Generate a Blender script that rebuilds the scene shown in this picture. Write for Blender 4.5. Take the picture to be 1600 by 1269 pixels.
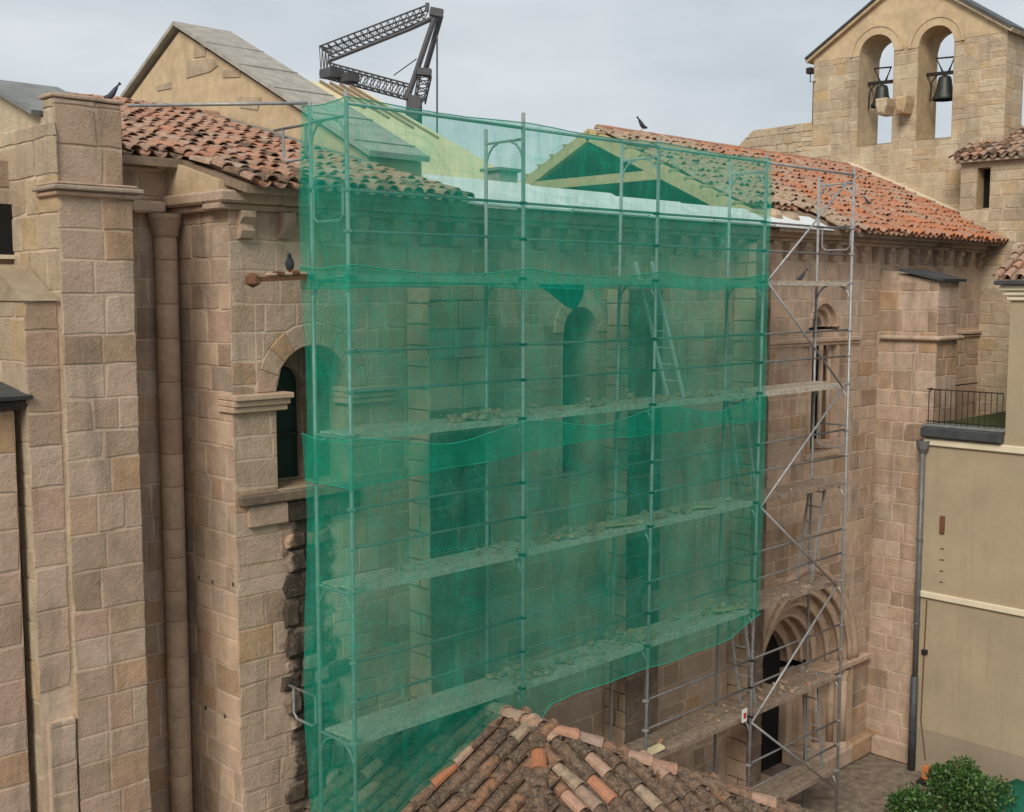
import bpy, math, random
from math import radians, sin, cos, tan, atan, pi, sqrt
from mathutils import Vector, Matrix
random.seed(7)
for _o in list(bpy.data.objects): bpy.data.objects.remove(_o)
scene = bpy.context.scene
COL = scene.collection

# ------------------------------------------------------------------ camera
CZ = 10.75                      # camera height above the yard
F_PX = 1800.0; CX, CY = 800.0, 634.5
PITCH = atan((634.5 - 460.0) / F_PX); TH = radians(45.6)
cam_d = bpy.data.cameras.new('camera'); cam = bpy.data.objects.new('camera', cam_d); COL.objects.link(cam)
cam.location = (0, 0, CZ); cam.rotation_euler = (pi/2 - PITCH, 0, TH - pi/2)
cam_d.sensor_fit = 'HORIZONTAL'; cam_d.sensor_width = 36.0; cam_d.lens = 36.0 * F_PX / 1600.0
cam_d.clip_start = 0.1; cam_d.clip_end = 2000
scene.camera = cam
scene.render.resolution_x = 1024; scene.render.resolution_y = 812

# ------------------------------------------------------------------ light
SUN_EL, SUN_AZ = radians(38), radians(206)     # azimuth: direction towards the sun, from +X
world = bpy.data.worlds.new('World'); scene.world = world; world.use_nodes = True
wn = world.node_tree; wn.nodes.clear()
def N(t, ty, **kw):
    n = t.nodes.new(ty)
    for k, v in kw.items():
        if hasattr(n, k) and k not in ('inputs',): setattr(n, k, v)
    return n
sky = wn.nodes.new('ShaderNodeTexSky'); sky.sky_type = 'NISHITA'; sky.sun_disc = False
sky.sun_elevation = SUN_EL; sky.sun_rotation = pi/2 - SUN_AZ; sky.dust_density = 4.0; sky.air_density = 1.0
tc = wn.nodes.new('ShaderNodeTexCoord'); mp = wn.nodes.new('ShaderNodeMapping'); mp.inputs['Scale'].default_value = (1.6, 1.6, 5.0)
nz = wn.nodes.new('ShaderNodeTexNoise'); nz.inputs['Scale'].default_value = 2.1; nz.inputs['Detail'].default_value = 6; nz.inputs['Roughness'].default_value = .5
cr = wn.nodes.new('ShaderNodeValToRGB')
cr.color_ramp.elements[0].position = .34; cr.color_ramp.elements[0].color = (2.75, 3.05, 3.28, 1)
cr.color_ramp.elements[1].position = .66; cr.color_ramp.elements[1].color = (3.8, 3.98, 4.1, 1)
mx = wn.nodes.new('ShaderNodeMix'); mx.data_type = 'RGBA'; mx.inputs[0].default_value = .93
bg = wn.nodes.new('ShaderNodeBackground'); bg.inputs['Strength'].default_value = 0.1
wo = wn.nodes.new('ShaderNodeOutputWorld')
L = wn.links.new
L(tc.outputs['Generated'], mp.inputs['Vector']); L(mp.outputs[0], nz.inputs['Vector']); L(nz.outputs['Fac'], cr.inputs[0])
L(sky.outputs[0], mx.inputs[6]); L(cr.outputs[0], mx.inputs[7]); L(mx.outputs[2], bg.inputs['Color']); L(bg.outputs[0], wo.inputs[0])
sun_d = bpy.data.lights.new('sun', 'SUN'); sun_d.energy = 1.5; sun_d.angle = radians(25); sun_d.color = (1, .93, .82)
sun = bpy.data.objects.new('sun', sun_d); COL.objects.link(sun)
sdir = Vector((cos(SUN_EL)*cos(SUN_AZ), cos(SUN_EL)*sin(SUN_AZ), sin(SUN_EL)))
sun.rotation_euler = sdir.to_track_quat('Z', 'Y').to_euler(); sun.location = (0, 0, 40)
vs = scene.view_settings; vs.view_transform = 'Standard'; vs.look = 'None'; vs.exposure = 0.95; vs.gamma = 1.0; vs.use_curve_mapping = False

# ------------------------------------------------------------------ pixel helpers
cF = Vector((cos(TH)*cos(PITCH), sin(TH)*cos(PITCH), -sin(PITCH)))
cR = Vector((sin(TH), -cos(TH), 0)); cU = cR.cross(cF)
C0 = Vector((0, 0, CZ))
def ray(px, py): return cF + cR*((px-CX)/F_PX) + cU*((CY-py)/F_PX)
def onX(px, py, X): d = ray(px, py); return C0 + d*(X/d.x)
def onY(px, py, Y): d = ray(px, py); return C0 + d*(Y/d.y)
def onZ(px, py, Z): d = ray(px, py); return C0 + d*((Z-CZ)/d.z)
def onD(px, py, D): d = ray(px, py); return C0 + d*(D/(d.x*cos(TH)+d.y*sin(TH)))
def proj(p):
    q = Vector(p) - C0; f = q.dot(cF)
    if f < .1: return (-9999, -9999, f)
    return (CX + F_PX*q.dot(cR)/f, CY - F_PX*q.dot(cU)/f, f)
def inframe(p, m=15):
    x, y, f = proj(p); return f > 0 and -m < x < 1600+m and -m < y < 1269+m

# ------------------------------------------------------------------ materials
def newmat(name):
    m = bpy.data.materials.new(name); m.use_nodes = True; t = m.node_tree; t.nodes.clear()
    out = t.nodes.new('ShaderNodeOutputMaterial'); b = t.nodes.new('ShaderNodeBsdfPrincipled')
    t.links.new(b.outputs[0], out.inputs[0]); return m, t, b, out
def rnd_node(t):
    """one random number for each object and each loose piece"""
    g = t.nodes.new('ShaderNodeNewGeometry'); oi = t.nodes.new('ShaderNodeObjectInfo')
    a = t.nodes.new('ShaderNodeMath'); a.operation = 'ADD'; t.links.new(g.outputs['Random Per Island'], a.inputs[0]); t.links.new(oi.outputs['Random'], a.inputs[1])
    f = t.nodes.new('ShaderNodeMath'); f.operation = 'FRACT'; t.links.new(a.outputs[0], f.inputs[0]); return f.outputs[0]
def ramp(t, src, stops, interp='LINEAR'):
    r = t.nodes.new('ShaderNodeValToRGB'); r.color_ramp.interpolation = interp; e = r.color_ramp.elements
    while len(e) < len(stops): e.new(.5)
    for i, (p, c) in enumerate(stops): e[i].position = p; e[i].color = (*c, 1) if len(c) == 3 else c
    t.links.new(src, r.inputs[0]); return r.outputs[0]
def noise(t, scale, detail=5, rough=.6, vec=None, dist=0.0):
    n = t.nodes.new('ShaderNodeTexNoise'); n.inputs['Scale'].default_value = scale; n.inputs['Detail'].default_value = detail
    n.inputs['Roughness'].default_value = rough; n.inputs['Distortion'].default_value = dist
    if vec is None:
        g = t.nodes.new('ShaderNodeNewGeometry'); vec = g.outputs['Position']
    t.links.new(vec, n.inputs['Vector']); return n.outputs['Fac']
def mixc(t, fac, a, b, mode='MIX'):
    m = t.nodes.new('ShaderNodeMix'); m.data_type = 'RGBA'; m.blend_type = mode
    if isinstance(fac, (int, float)): m.inputs[0].default_value = fac
    else: t.links.new(fac, m.inputs[0])
    for i, v in ((6, a), (7, b)):
        if isinstance(v, tuple): m.inputs[i].default_value = (*v, 1) if len(v) == 3 else v
        else: t.links.new(v, m.inputs[i])
    return m.outputs[2]
def bump(t, b, h, strength=.5, dist=.02):
    n = t.nodes.new('ShaderNodeBump'); n.inputs['Strength'].default_value = strength; n.inputs['Distance'].default_value = dist
    t.links.new(h, n.inputs['Height']); t.links.new(n.outputs[0], b.inputs['Normal'])
def stretched(t, sx, sy, sz):
    g = t.nodes.new('ShaderNodeNewGeometry'); m = t.nodes.new('ShaderNodeMapping'); m.inputs['Scale'].default_value = (sx, sy, sz)
    t.links.new(g.outputs['Position'], m.inputs['Vector']); return m.outputs[0]
def stone_mat(name, stops, stain=.5, stain_col=(.15, .12, .095), bs=.85, fleck=(.5, .42, .3), flk=.25, wash=(.48, .37, .295), crust=None):
    m, t, b, o = newmat(name)
    base = ramp(t, rnd_node(t), stops)
    n1 = noise(t, 5, 6, .65); base = mixc(t, .55, base, ramp(t, n1, [(.3, (.74, .72, .70)), (.7, (1.2, 1.19, 1.18))]), 'MULTIPLY')
    n2 = noise(t, 38, 5, .7); base = mixc(t, ramp(t, n2, [(.52, (0, 0, 0)), (.72, (flk, flk, flk))]), base, fleck)
    base = mixc(t, .8, base, ramp(t, noise(t, 1.1, 5, .6, None, .6), [(.3, (.80, .79, .78)), (.5, (1, .97, .95)), (.7, (1.13, 1.13, 1.13))]), 'MULTIPLY')
    base = mixc(t, ramp(t, noise(t, 2.6, 6, .7), [(.52, (0, 0, 0)), (.70, (.45, .45, .45))]), base, wash)
    n3 = noise(t, 1.0, 6, .65, stretched(t, 2.4, 2.4, .38), .3)
    base = mixc(t, ramp(t, n3, [(.52, (0, 0, 0)), (.75, (stain, stain, stain))]), base, stain_col)
    n5 = noise(t, 14, 3, .6); base = mixc(t, ramp(t, n5, [(.60, (0, 0, 0)), (.72, (.3, .3, .3))]), base, (.22, .165, .12))
    if crust:                                      # soot crust with a ragged outline
        g = t.nodes.new('ShaderNodeNewGeometry'); sx = t.nodes.new('ShaderNodeSeparateXYZ'); t.links.new(g.outputs['Position'], sx.inputs[0])
        def mth(op, a, b_):
            m_ = t.nodes.new('ShaderNodeMath'); m_.operation = op
            for i_, v_ in enumerate((a, b_)):
                if isinstance(v_, (int, float)): m_.inputs[i_].default_value = v_
                else: t.links.new(v_, m_.inputs[i_])
            return m_.outputs[0]
        wob = mth('MULTIPLY', mth('SUBTRACT', noise(t, 2.4, 6, .7), .5), 1.1)
        dx = mth('SUBTRACT', crust[1], mth('ABSOLUTE', mth('SUBTRACT', sx.outputs[0], crust[0]), 0)); dz = mth('SUBTRACT', crust[2], sx.outputs[2])
        k_ = mth('ADD', mth('MINIMUM', dx, dz), wob)
        base = mixc(t, ramp(t, k_, [(0, (0, 0, 0)), (.16, (.93, .93, .93))]), base, ramp(t, noise(t, 9, 5, .7), [(.35, (.022, .018, .015)), (.6, (.06, .047, .037)), (.75, (.17, .13, .10))]))
    t.links.new(base, b.inputs['Base Color']); b.inputs['Roughness'].default_value = .93; b.inputs['Specular IOR Level'].default_value = .15
    s = t.nodes.new('ShaderNodeMath'); s.operation = 'ADD'; t.links.new(noise(t, 24, 8, .74), s.inputs[0]); t.links.new(noise(t, 5, 4, .6), s.inputs[1])
    bump(t, b, s.outputs[0], bs, .032); return m
SS = [(0, (.31, .225, .155)), (.12, (.42, .31, .22)), (.4, (.47, .355, .26)), (.6, (.49, .385, .29)), (.8, (.45, .315, .235)), (.9, (.44, .29, .165)), (1, (.35, .285, .22))]
SS = [(p, (c[0]*1.03, c[1]*1.03, c[2]*1.07)) for p, c in SS]
M = {}
M['stone'] = stone_mat('sandstone', SS, .68, flk=.38)
M['stone_crust'] = stone_mat('soot crusted sandstone', SS, .68, flk=.38, crust=(8.85, .42, CZ-2.75))
M['stone_new'] = stone_mat('pale dressed sandstone', [(0, (.47, .345, .25)), (.5, (.51, .385, .285)), (1, (.46, .33, .245))], .28, bs=.35, flk=.1)
M['stone_black'] = stone_mat('black crusted stone', [(0, (.045, .036, .029)), (.5, (.07, .054, .042)), (.85, (.105, .08, .06)), (1, (.15, .11, .08))], .6, (.03, .025, .022), flk=.35, fleck=(.3, .24, .18))
M['stone_dark'] = stone_mat('dark stained and shaded stone', [(0, (.14, .105, .08)), (.5, (.19, .145, .11)), (1, (.25, .185, .14))], .6, (.07, .055, .045))  # dark stained blocks, and shade painted on the niche back
M['stone_warm'] = stone_mat('warm rubble and lit side stone', [(0, (.42, .335, .235)), (.4, (.48, .395, .28)), (.7, (.53, .45, .325)), (.86, (.50, .365, .21)), (1, (.40, .335, .255))], .6, (.17, .145, .11), bs=1.0, wash=(.5, .43, .33))  # bell gable rubble, and light painted on the lit buttress sides
M['mortar'] = stone_mat('lime mortar', [(0, (.53, .42, .315)), (1, (.55, .44, .335))], .4, bs=.5, flk=.1)
M['plaster_stone'] = stone_mat('smooth lime render', [(0, (.50, .39, .25)), (1, (.50, .39, .25))], .22, (.2, .16, .11), bs=.25, flk=.12)
def tile_mat(name, stops, lich, lich_col=(.33, .30, .25), dark=.5):
    m, t, b, o = newmat(name)
    base = ramp(t, rnd_node(t), stops)
    n1 = noise(t, 9, 5, .65); base = mixc(t, ramp(t, n1, [(.42, (0, 0, 0)), (.62, (dark, dark, dark))]), base, (.045, .036, .03))
    n2 = noise(t, 26, 5, .7); base = mixc(t, ramp(t, n2, [(.50, (0, 0, 0)), (.62, (lich, lich, lich))]), base, lich_col)
    t.links.new(base, b.inputs['Base Color']); b.inputs['Roughness'].default_value = .92; b.inputs['Specular IOR Level'].default_value = .15
    bump(t, b, noise(t, 40, 6, .7), .5, .02); return m
M['tile_red'] = tile_mat('terracotta tile', [(0, (.31, .155, .10)), (.3, (.41, .19, .115)), (.55, (.38, .225, .155)), (.8, (.43, .20, .12)), (1, (.33, .2, .145))], .3, dark=.3)
M['tile_orange'] = tile_mat('bright terracotta tile', [(0, (.38, .15, .075)), (.6, (.47, .185, .09)), (1, (.38, .19, .12))], .18, dark=.22)
M['tile_dusty'] = tile_mat('dusty terracotta tile', [(0, (.33, .21, .15)), (.3, (.40, .245, .17)), (.6, (.38, .275, .205)), (.85, (.43, .22, .14)), (1, (.31, .22, .17))], .4, dark=.3)
M['tile_lichen'] = tile_mat('lichen grown tile', [(0, (.11, .07, .048)), (.35, (.19, .112, .073)), (.65, (.15, .098, .07)), (.85, (.27, .135, .075)), (1, (.13, .092, .068))], .45, (.27, .235, .185), .82)
M['tile_pale'] = tile_mat('pale ochre tile', [(0, (.34, .25, .17)), (1, (.42, .31, .21))], .4, dark=.5)
def plain(name, col, rough=.7, metal=0.0, nscale=6, var=.25, bs=.15, spec=.3):
    m, t, b, o = newmat(name)
    c = mixc(t, var, col, ramp(t, noise(t, nscale, 5, .65), [(.3, (.35, .35, .35)), (.7, (1.35, 1.35, 1.35))]), 'MULTIPLY')
    t.links.new(c, b.inputs['Base Color']); b.inputs['Roughness'].default_value = rough; b.inputs['Metallic'].default_value = metal; b.inputs['Specular IOR Level'].default_value = spec
    if bs: bump(t, b, noise(t, nscale*5, 4, .6), bs, .01)
    return m
def house_mat(name, col):
    m, t, b, o = newmat(name)
    c = mixc(t, .35, col, ramp(t, noise(t, .7, 6, .65), [(.3, (.6, .6, .6)), (.7, (1.25, 1.25, 1.25))]), 'MULTIPLY')
    c = mixc(t, ramp(t, noise(t, 1.0, 6, .65, stretched(t, 5, 5, .25), .2), [(.52, (0, 0, 0)), (.78, (.42, .42, .42))]), c, (.20, .165, .12))
    c = mixc(t, ramp(t, noise(t, 3.2, 6, .7), [(.58, (0, 0, 0)), (.72, (.22, .22, .22))]), c, (.47, .40, .28))
    t.links.new(c, b.inputs['Base Color']); b.inputs['Roughness'].default_value = .92; b.inputs['Specular IOR Level'].default_value = .15
    bump(t, b, noise(t, 7, 7, .7), .25, .02); return m
M['lead'] = plain('weathered lead sheet', (.20, .205, .20), .65, 0, 3, .5)
M['lead_dark'] = plain('dark lead gutter', (.06, .065, .07), .55, 0, 3, .5)
M['grey_roof'] = plain('pale grey roof sheet', (.34, .32, .28), .85, 0, 4, .45)
M['membrane'] = plain('white roofing membrane', (.66, .68, .68), .6, 0, 3, .2)
M['cream_board'] = plain('cream insulation board', (.62, .55, .33), .8, 0, 2, .2)
M['timber'] = plain('fresh roof timber', (.46, .36, .2), .8, 0, 8, .35)
M['timber_old'] = plain('old plank', (.22, .16, .11), .85, 0, 10, .5)
M['galv'] = plain('galvanised steel tube', (.33, .33, .33), .5, .35, 12, .45, .05)
M['alu'] = plain('bare aluminium', (.6, .6, .58), .45, .2, 12, .3, 0)
M['galv_dark'] = plain('weathered steel tube', (.17, .16, .155), .6, .3, 12, .4, .05)
M['deck'] = plain('dusty steel deck', (.47, .41, .34), .8, .0, 14, .6, .3)
M['rust'] = plain('rusty iron', (.16, .075, .04), .9, 0, 20, .6, .4)
M['rubble'] = stone_mat('rubble', [(0, (.3, .22, .15)), (.5, (.45, .36, .26)), (1, (.38, .2, .12))], .1, bs=.4)
M['render_yellow'] = house_mat('cream house render', (.375, .302, .205))
M['render_base'] = house_mat('grey beige plinth render', (.29, .24, .175))
M['trim_cream'] = plain('pale cream trim', (.66, .58, .43), .85, 0, 2, .15, .05)
M['iron'] = plain('dark wrought iron', (.03, .025, .022), .6, .2, 10, .3, 0)
M['pipe_grey'] = plain('grey drainpipe', (.15, .15, .15), .5, .2, 6, .4, 0)
M['bronze'] = plain('dark bronze', (.055, .06, .055), .5, .6, 8, .5, .1)
M['crane'] = plain('dark crane steel', (.085, .085, .09), .6, .2, 3, .4, 0)
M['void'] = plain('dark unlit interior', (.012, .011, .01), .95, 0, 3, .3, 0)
M['green_door'] = plain('dark green painted shutter', (.012, .028, .022), .6, 0, 5, .4, .1)
M['glass'] = plain('dark leaded glass', (.02, .03, .03), .25, 0, 8, .3, .05, .5)
M['pave'] = plain('worn yard paving', (.22, .175, .135), .95, 0, 5, .8, .8)
M['pigeon'] = plain('slate pigeon feathers', (.05, .055, .07), .7, 0, 20, .5, .1)
M['orange_plastic'] = plain('faded orange plastic', (.5, .17, .06), .6, 0, 8, .3, .05)
M['bark'] = plain('bark', (.09, .06, .04), .9, 0, 20, .5, .3)
M['moss'] = plain('moss', (.06, .075, .025), .95, 0, 6, .6, .5)
M['sticker'] = plain('white sign plate', (.7, .68, .66), .6, 0, 6, .1, 0)
M['red_mark'] = plain('red sign mark', (.45, .04, .03), .6, 0, 6, .1, 0)
def leaf_mat():
    m, t, b, o = newmat('shrub leaf')
    c = ramp(t, rnd_node(t), [(0, (.012, .036, .008)), (.45, (.028, .08, .014)), (.8, (.055, .13, .022)), (1, (.11, .19, .045))])
    t.links.new(c, b.inputs['Base Color']); b.inputs['Roughness'].default_value = .55; return m
M['leaf'] = leaf_mat()
def net_mat():
    m = bpy.data.materials.new('green debris netting'); m.use_nodes = True; t = m.node_tree; t.nodes.clear()
    o = t.nodes.new('ShaderNodeOutputMaterial'); tr = t.nodes.new('ShaderNodeBsdfTransparent'); tr.inputs[0].default_value = (.88, .98, .96, 1)
    di = t.nodes.new('ShaderNodeBsdfDiffuse'); tl = t.nodes.new('ShaderNodeBsdfTranslucent')
    col = ramp(t, noise(t, 2.2, 5, .6, stretched(t, 1, 1, .5)), [(.3, (.006, .44, .295)), (.7, (.035, .60, .41))])
    t.links.new(col, di.inputs[0]); t.links.new(col, tl.inputs[0])
    a = t.nodes.new('ShaderNodeMixShader'); a.inputs[0].default_value = .5; t.links.new(di.outputs[0], a.inputs[1]); t.links.new(tl.outputs[0], a.inputs[2])
    # cover of the weave: denser at a slant, uneven along the folds
    lw = t.nodes.new('ShaderNodeLayerWeight'); lw.inputs[0].default_value = .35
    f = ramp(t, lw.outputs['Facing'], [(0, (.20, .20, .20)), (.6, (.28, .28, .28)), (1, (.82, .82, .82))])
    v = ramp(t, noise(t, 5, 6, .65, stretched(t, 1.5, 1.5, .35), .4), [(.35, (-.0, 0, 0)), (.75, (.16, .16, .16))])
    def addv(x_, y_):
        a_ = t.nodes.new('ShaderNodeMath'); a_.operation = 'ADD'; a_.use_clamp = True; t.links.new(x_, a_.inputs[0]); t.links.new(y_, a_.inputs[1]); return a_
    cre = ramp(t, noise(t, .9, .6, .4, stretched(t, 1.5, 1.5, .45), .35), [(.470, (0, 0, 0)), (.497, (.11, .11, .11)), (.504, (0, 0, 0))])       # creases
    cre2 = ramp(t, noise(t, 1.1, .6, .4, stretched(t, .55, .55, 1.3), .5), [(.465, (0, 0, 0)), (.497, (.09, .09, .09)), (.506, (0, 0, 0))])
    wv = ramp(t, noise(t, 1, 2, .5, stretched(t, 45, 45, 1.5)), [(.3, (0, 0, 0)), (.7, (.12, .12, .12))])                                        # vertical threads
    wh = ramp(t, noise(t, 1, 2, .5, stretched(t, 1.2, 1.2, 40)), [(.35, (0, 0, 0)), (.75, (.07, .07, .07))])
    ad = addv(addv(addv(f, v).outputs[0], addv(cre, cre2).outputs[0]).outputs[0], addv(wv, wh).outputs[0])
    mxs = t.nodes.new('ShaderNodeMixShader'); t.links.new(ad.outputs[0], mxs.inputs[0]); t.links.new(tr.outputs[0], mxs.inputs[1]); t.links.new(a.outputs[0], mxs.inputs[2])
    t.links.new(mxs.outputs[0], o.inputs[0]); return m
M['net'] = net_mat()
M['dark_net'] = plain('dark green folded net', (.008, .10, .06), .85, 0, 6, .5, .3)
M['deck_wood'] = plain('dirty brown deck boards', (.27, .205, .155), .9, 0, 9, .7, .4)
M['net_hem'] = plain('green net hem', (.02, .30, .21), .8, 0, 10, .3, 0)

# ------------------------------------------------------------------ object helpers
WL = {}
def link(o, name, parent, wloc):
    COL.objects.link(o); WL[o.name] = Vector(wloc)
    if parent is not None:
        o.parent = parent; o.location = Vector(wloc) - WL[parent.name]
    else: o.location = wloc
    return o
def thing(name, loc, label, cat, group=None, kind=None):
    o = bpy.data.objects.new(name, None); o.empty_display_size = .2; link(o, name, None, loc); return tag(o, label, cat, group, kind)
def tag(o, label=None, cat=None, group=None, kind=None):
    if label: o['label'] = label
    if cat: o['category'] = cat
    if group: o['group'] = group
    if kind: o['kind'] = kind
    return o
def mesh(name, V, Fc, mat, parent=None, smooth=False, kind=None):
    V = [Vector(v) for v in V]
    lo = Vector((min(v.x for v in V), min(v.y for v in V), min(v.z for v in V))); hi = Vector((max(v.x for v in V), max(v.y for v in V), max(v.z for v in V)))
    c = (lo+hi)/2; c.z = lo.z
    me = bpy.data.meshes.new(name); me.from_pydata([tuple(v-c) for v in V], [], Fc); me.materials.append(M[mat] if isinstance(mat, str) else mat)
    if smooth: me.polygons.foreach_set('use_smooth', [True]*len(me.polygons))
    me.update()
    o = bpy.data.objects.new(name, me); link(o, name, parent, c)
    if kind: o['kind'] = kind
    return o
class MB:
    def __init__(s): s.V = []; s.F = []
    def add(s, V, Fc):
        n = len(s.V); s.V += [Vector(v) for v in V]; s.F += [tuple(i+n for i in f) for f in Fc]; return s
    def box(s, x0, x1, y0, y1, z0, z1, b=0.0):
        if b <= 0:
            V = [(x, y, z) for z in (z0, z1) for y in (y0, y1) for x in (x0, x1)]
            return s.add(V, [(0, 2, 3, 1), (4, 5, 7, 6), (0, 1, 5, 4), (2, 6, 7, 3), (0, 4, 6, 2), (1, 3, 7, 5)])
        V = []; F = []
        for z, i in ((z0, b), (z0+b, 0), (z1-b, 0), (z1, b)):
            V += [(x0+i, y0+i, z), (x1-i, y0+i, z), (x1-i, y1-i, z), (x0+i, y1-i, z)]
        for k in range(3):
            for j in range(4): a = k*4; F.append((a+j, a+(j+1) % 4, a+4+(j+1) % 4, a+4+j))
        F += [(3, 2, 1, 0), (12, 13, 14, 15)]; return s.add(V, F)
    def beam(s, p, q, w, h, up=(0, 0, 1)):
        p = Vector(p); q = Vector(q); d = (q-p).normalized(); u = Vector(up); a = d.cross(u)
        if a.length < 1e-4: a = d.cross(Vector((1, 0, 0)))
        a.normalize(); u = a.cross(d).normalized(); V = []
        for e in (p, q):
            for i, j in ((-1, -1), (1, -1), (1, 1), (-1, 1)): V.append(e + a*(i*w/2) + u*(j*h/2))
        return s.add(V, [(0, 1, 5, 4), (1, 2, 6, 5), (2, 3, 7, 6), (3, 0, 4, 7), (3, 2, 1, 0), (4, 5, 6, 7)])
    def tube(s, pts, r, n=8, cap=True):
        pts = [Vector(p) for p in pts]; rs = r if isinstance(r, (list, tuple)) else [r]*len(pts); V = []; F = []
        for i, p in enumerate(pts):
            d = ((pts[min(i+1, len(pts)-1)] - pts[max(i-1, 0)])).normalized()
            a = d.cross(Vector((0, 0, 1)) if abs(d.z) < .95 else Vector((1, 0, 0))).normalized(); b = d.cross(a)
            for k in range(n): V.append(p + (a*cos(2*pi*k/n) + b*sin(2*pi*k/n))*rs[i])
        for i in range(len(pts)-1):
            for k in range(n): F.append((i*n+k, i*n+(k+1) % n, (i+1)*n+(k+1) % n, (i+1)*n+k))
        if cap: F.append(tuple(range(n))[::-1]); F.append(tuple(range((len(pts)-1)*n, len(pts)*n)))
        return s.add(V, F)
    def lathe(s, c, prof, n=16, ax=(0, 0, 1), a0=0, a1=2*pi):
        c = Vector(c); V = []; F = []; full = abs(a1-a0-2*pi) < 1e-6; m = n if full else n+1
        for r, z in prof:
            for k in range(m): a = a0+(a1-a0)*k/n; V.append(c+Vector((r*cos(a), r*sin(a), z)))
        for i in range(len(prof)-1):
            for k in range(n): F.append((i*m+k, i*m+(k+1) % m, (i+1)*m+(k+1) % m, (i+1)*m+k))
        return s.add(V, F)
    def prism(s, poly, org, u, n, d0, d1, b=0.0):
        """polygon of (u, z) pairs, swept from offset d0 (back) to d1 (front) along n"""
        org = Vector(org); u = Vector(u); n = Vector(n); k = len(poly); cu = sum(p[0] for p in poly)/k; cz = sum(p[1] for p in poly)/k
        def P(p, d): return org + u*p[0] + n*d + Vector((0, 0, p[1]))
        rings = [[P(p, d0) for p in poly], [P(p, d1-b) for p in poly]]
        if b > 0:
            ins = []
            for p in poly:
                du, dz = cu-p[0], cz-p[1]; l = sqrt(du*du+dz*dz) or 1; f = min(.4, b*1.35/l); ins.append((p[0]+du*f, p[1]+dz*f))
            rings.append([P(p, d1) for p in ins])
        V = [v for r in rings for v in r]; F = []
        for i in range(len(rings)-1):
            for j in range(k): F.append((i*k+j, i*k+(j+1) % k, (i+1)*k+(j+1) % k, (i+1)*k+j))
        F.append(tuple(range((len(rings)-1)*k, len(rings)*k))); F.append(tuple(range(k))[::-1])
        return s.add(V, F)
    def obj(s, name, mat, parent=None, smooth=False, kind=None): return mesh(name, s.V, s.F, mat, parent, smooth, kind)

def clip_half(poly, a, b, c):
    out = []
    for i in range(len(poly)):
        p, q = poly[i], poly[(i+1) % len(poly)]; dp = a*p[0]+b*p[1]-c; dq = a*q[0]+b*q[1]-c
        if dp <= 0: out.append(p)
        if (dp < 0 < dq) or (dq < 0 < dp):
            t = dp/(dp-dq); out.append((p[0]+(q[0]-p[0])*t, p[1]+(q[1]-p[1])*t))
    return out
def area(poly): return abs(sum(poly[i][0]*poly[(i+1) % len(poly)][1]-poly[(i+1) % len(poly)][0]*poly[i][1] for i in range(len(poly))))/2

def courses(z0, z1, ch, rng):
    zs = [z0]
    while zs[-1] < z1-ch*.6: zs.append(min(z1, zs[-1]+ch*rng.uniform(.82, 1.2)))
    if zs[-1] < z1: zs.append(z1)
    return zs
def cut_opening(polys, op):
    """op: (uc, half, zb, zs, arched) -> pieces of each block outside it"""
    uc, h, zb, zs, arched = op; out = []
    for p in polys:
        us = [q[0] for q in p]; zz = [q[1] for q in p]
        if max(us) <= uc-h or min(us) >= uc+h or max(zz) <= zb: out.append(p); continue
        top = zs+h if arched else zs
        if min(zz) >= top: out.append(p); continue
        l = clip_half(p, 1, 0, uc-h); r = clip_half(p, -1, 0, -(uc+h)); mid = clip_half(clip_half(p, -1, 0, -(uc-h)), 1, 0, uc+h)
        if len(l) > 2: out.append(l)
        if len(r) > 2: out.append(r)
        if len(mid) > 2:
            lo = clip_half(mid, 0, 1, zb)
            if len(lo) > 2: out.append(lo)
            hi = clip_half(mid, 0, -1, -zs)
            if len(hi) > 2:
                if not arched: out.append(hi)
                else:
                    for sgn in (-1, 1):
                        hh = clip_half(hi, -sgn, 0, -sgn*uc)
                        if len(hh) < 3: continue
                        cu = sum(q[0] for q in hh)/len(hh)-uc; cz = sum(q[1] for q in hh)/len(hh)-zs; l2 = sqrt(cu*cu+cz*cz) or 1
                        a, b = cu/l2, cz/l2
                        hh = clip_half(hh, -a, -b, -(h + a*uc + b*zs))
                        if len(hh) > 2: out.append(hh)
    return out
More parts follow.
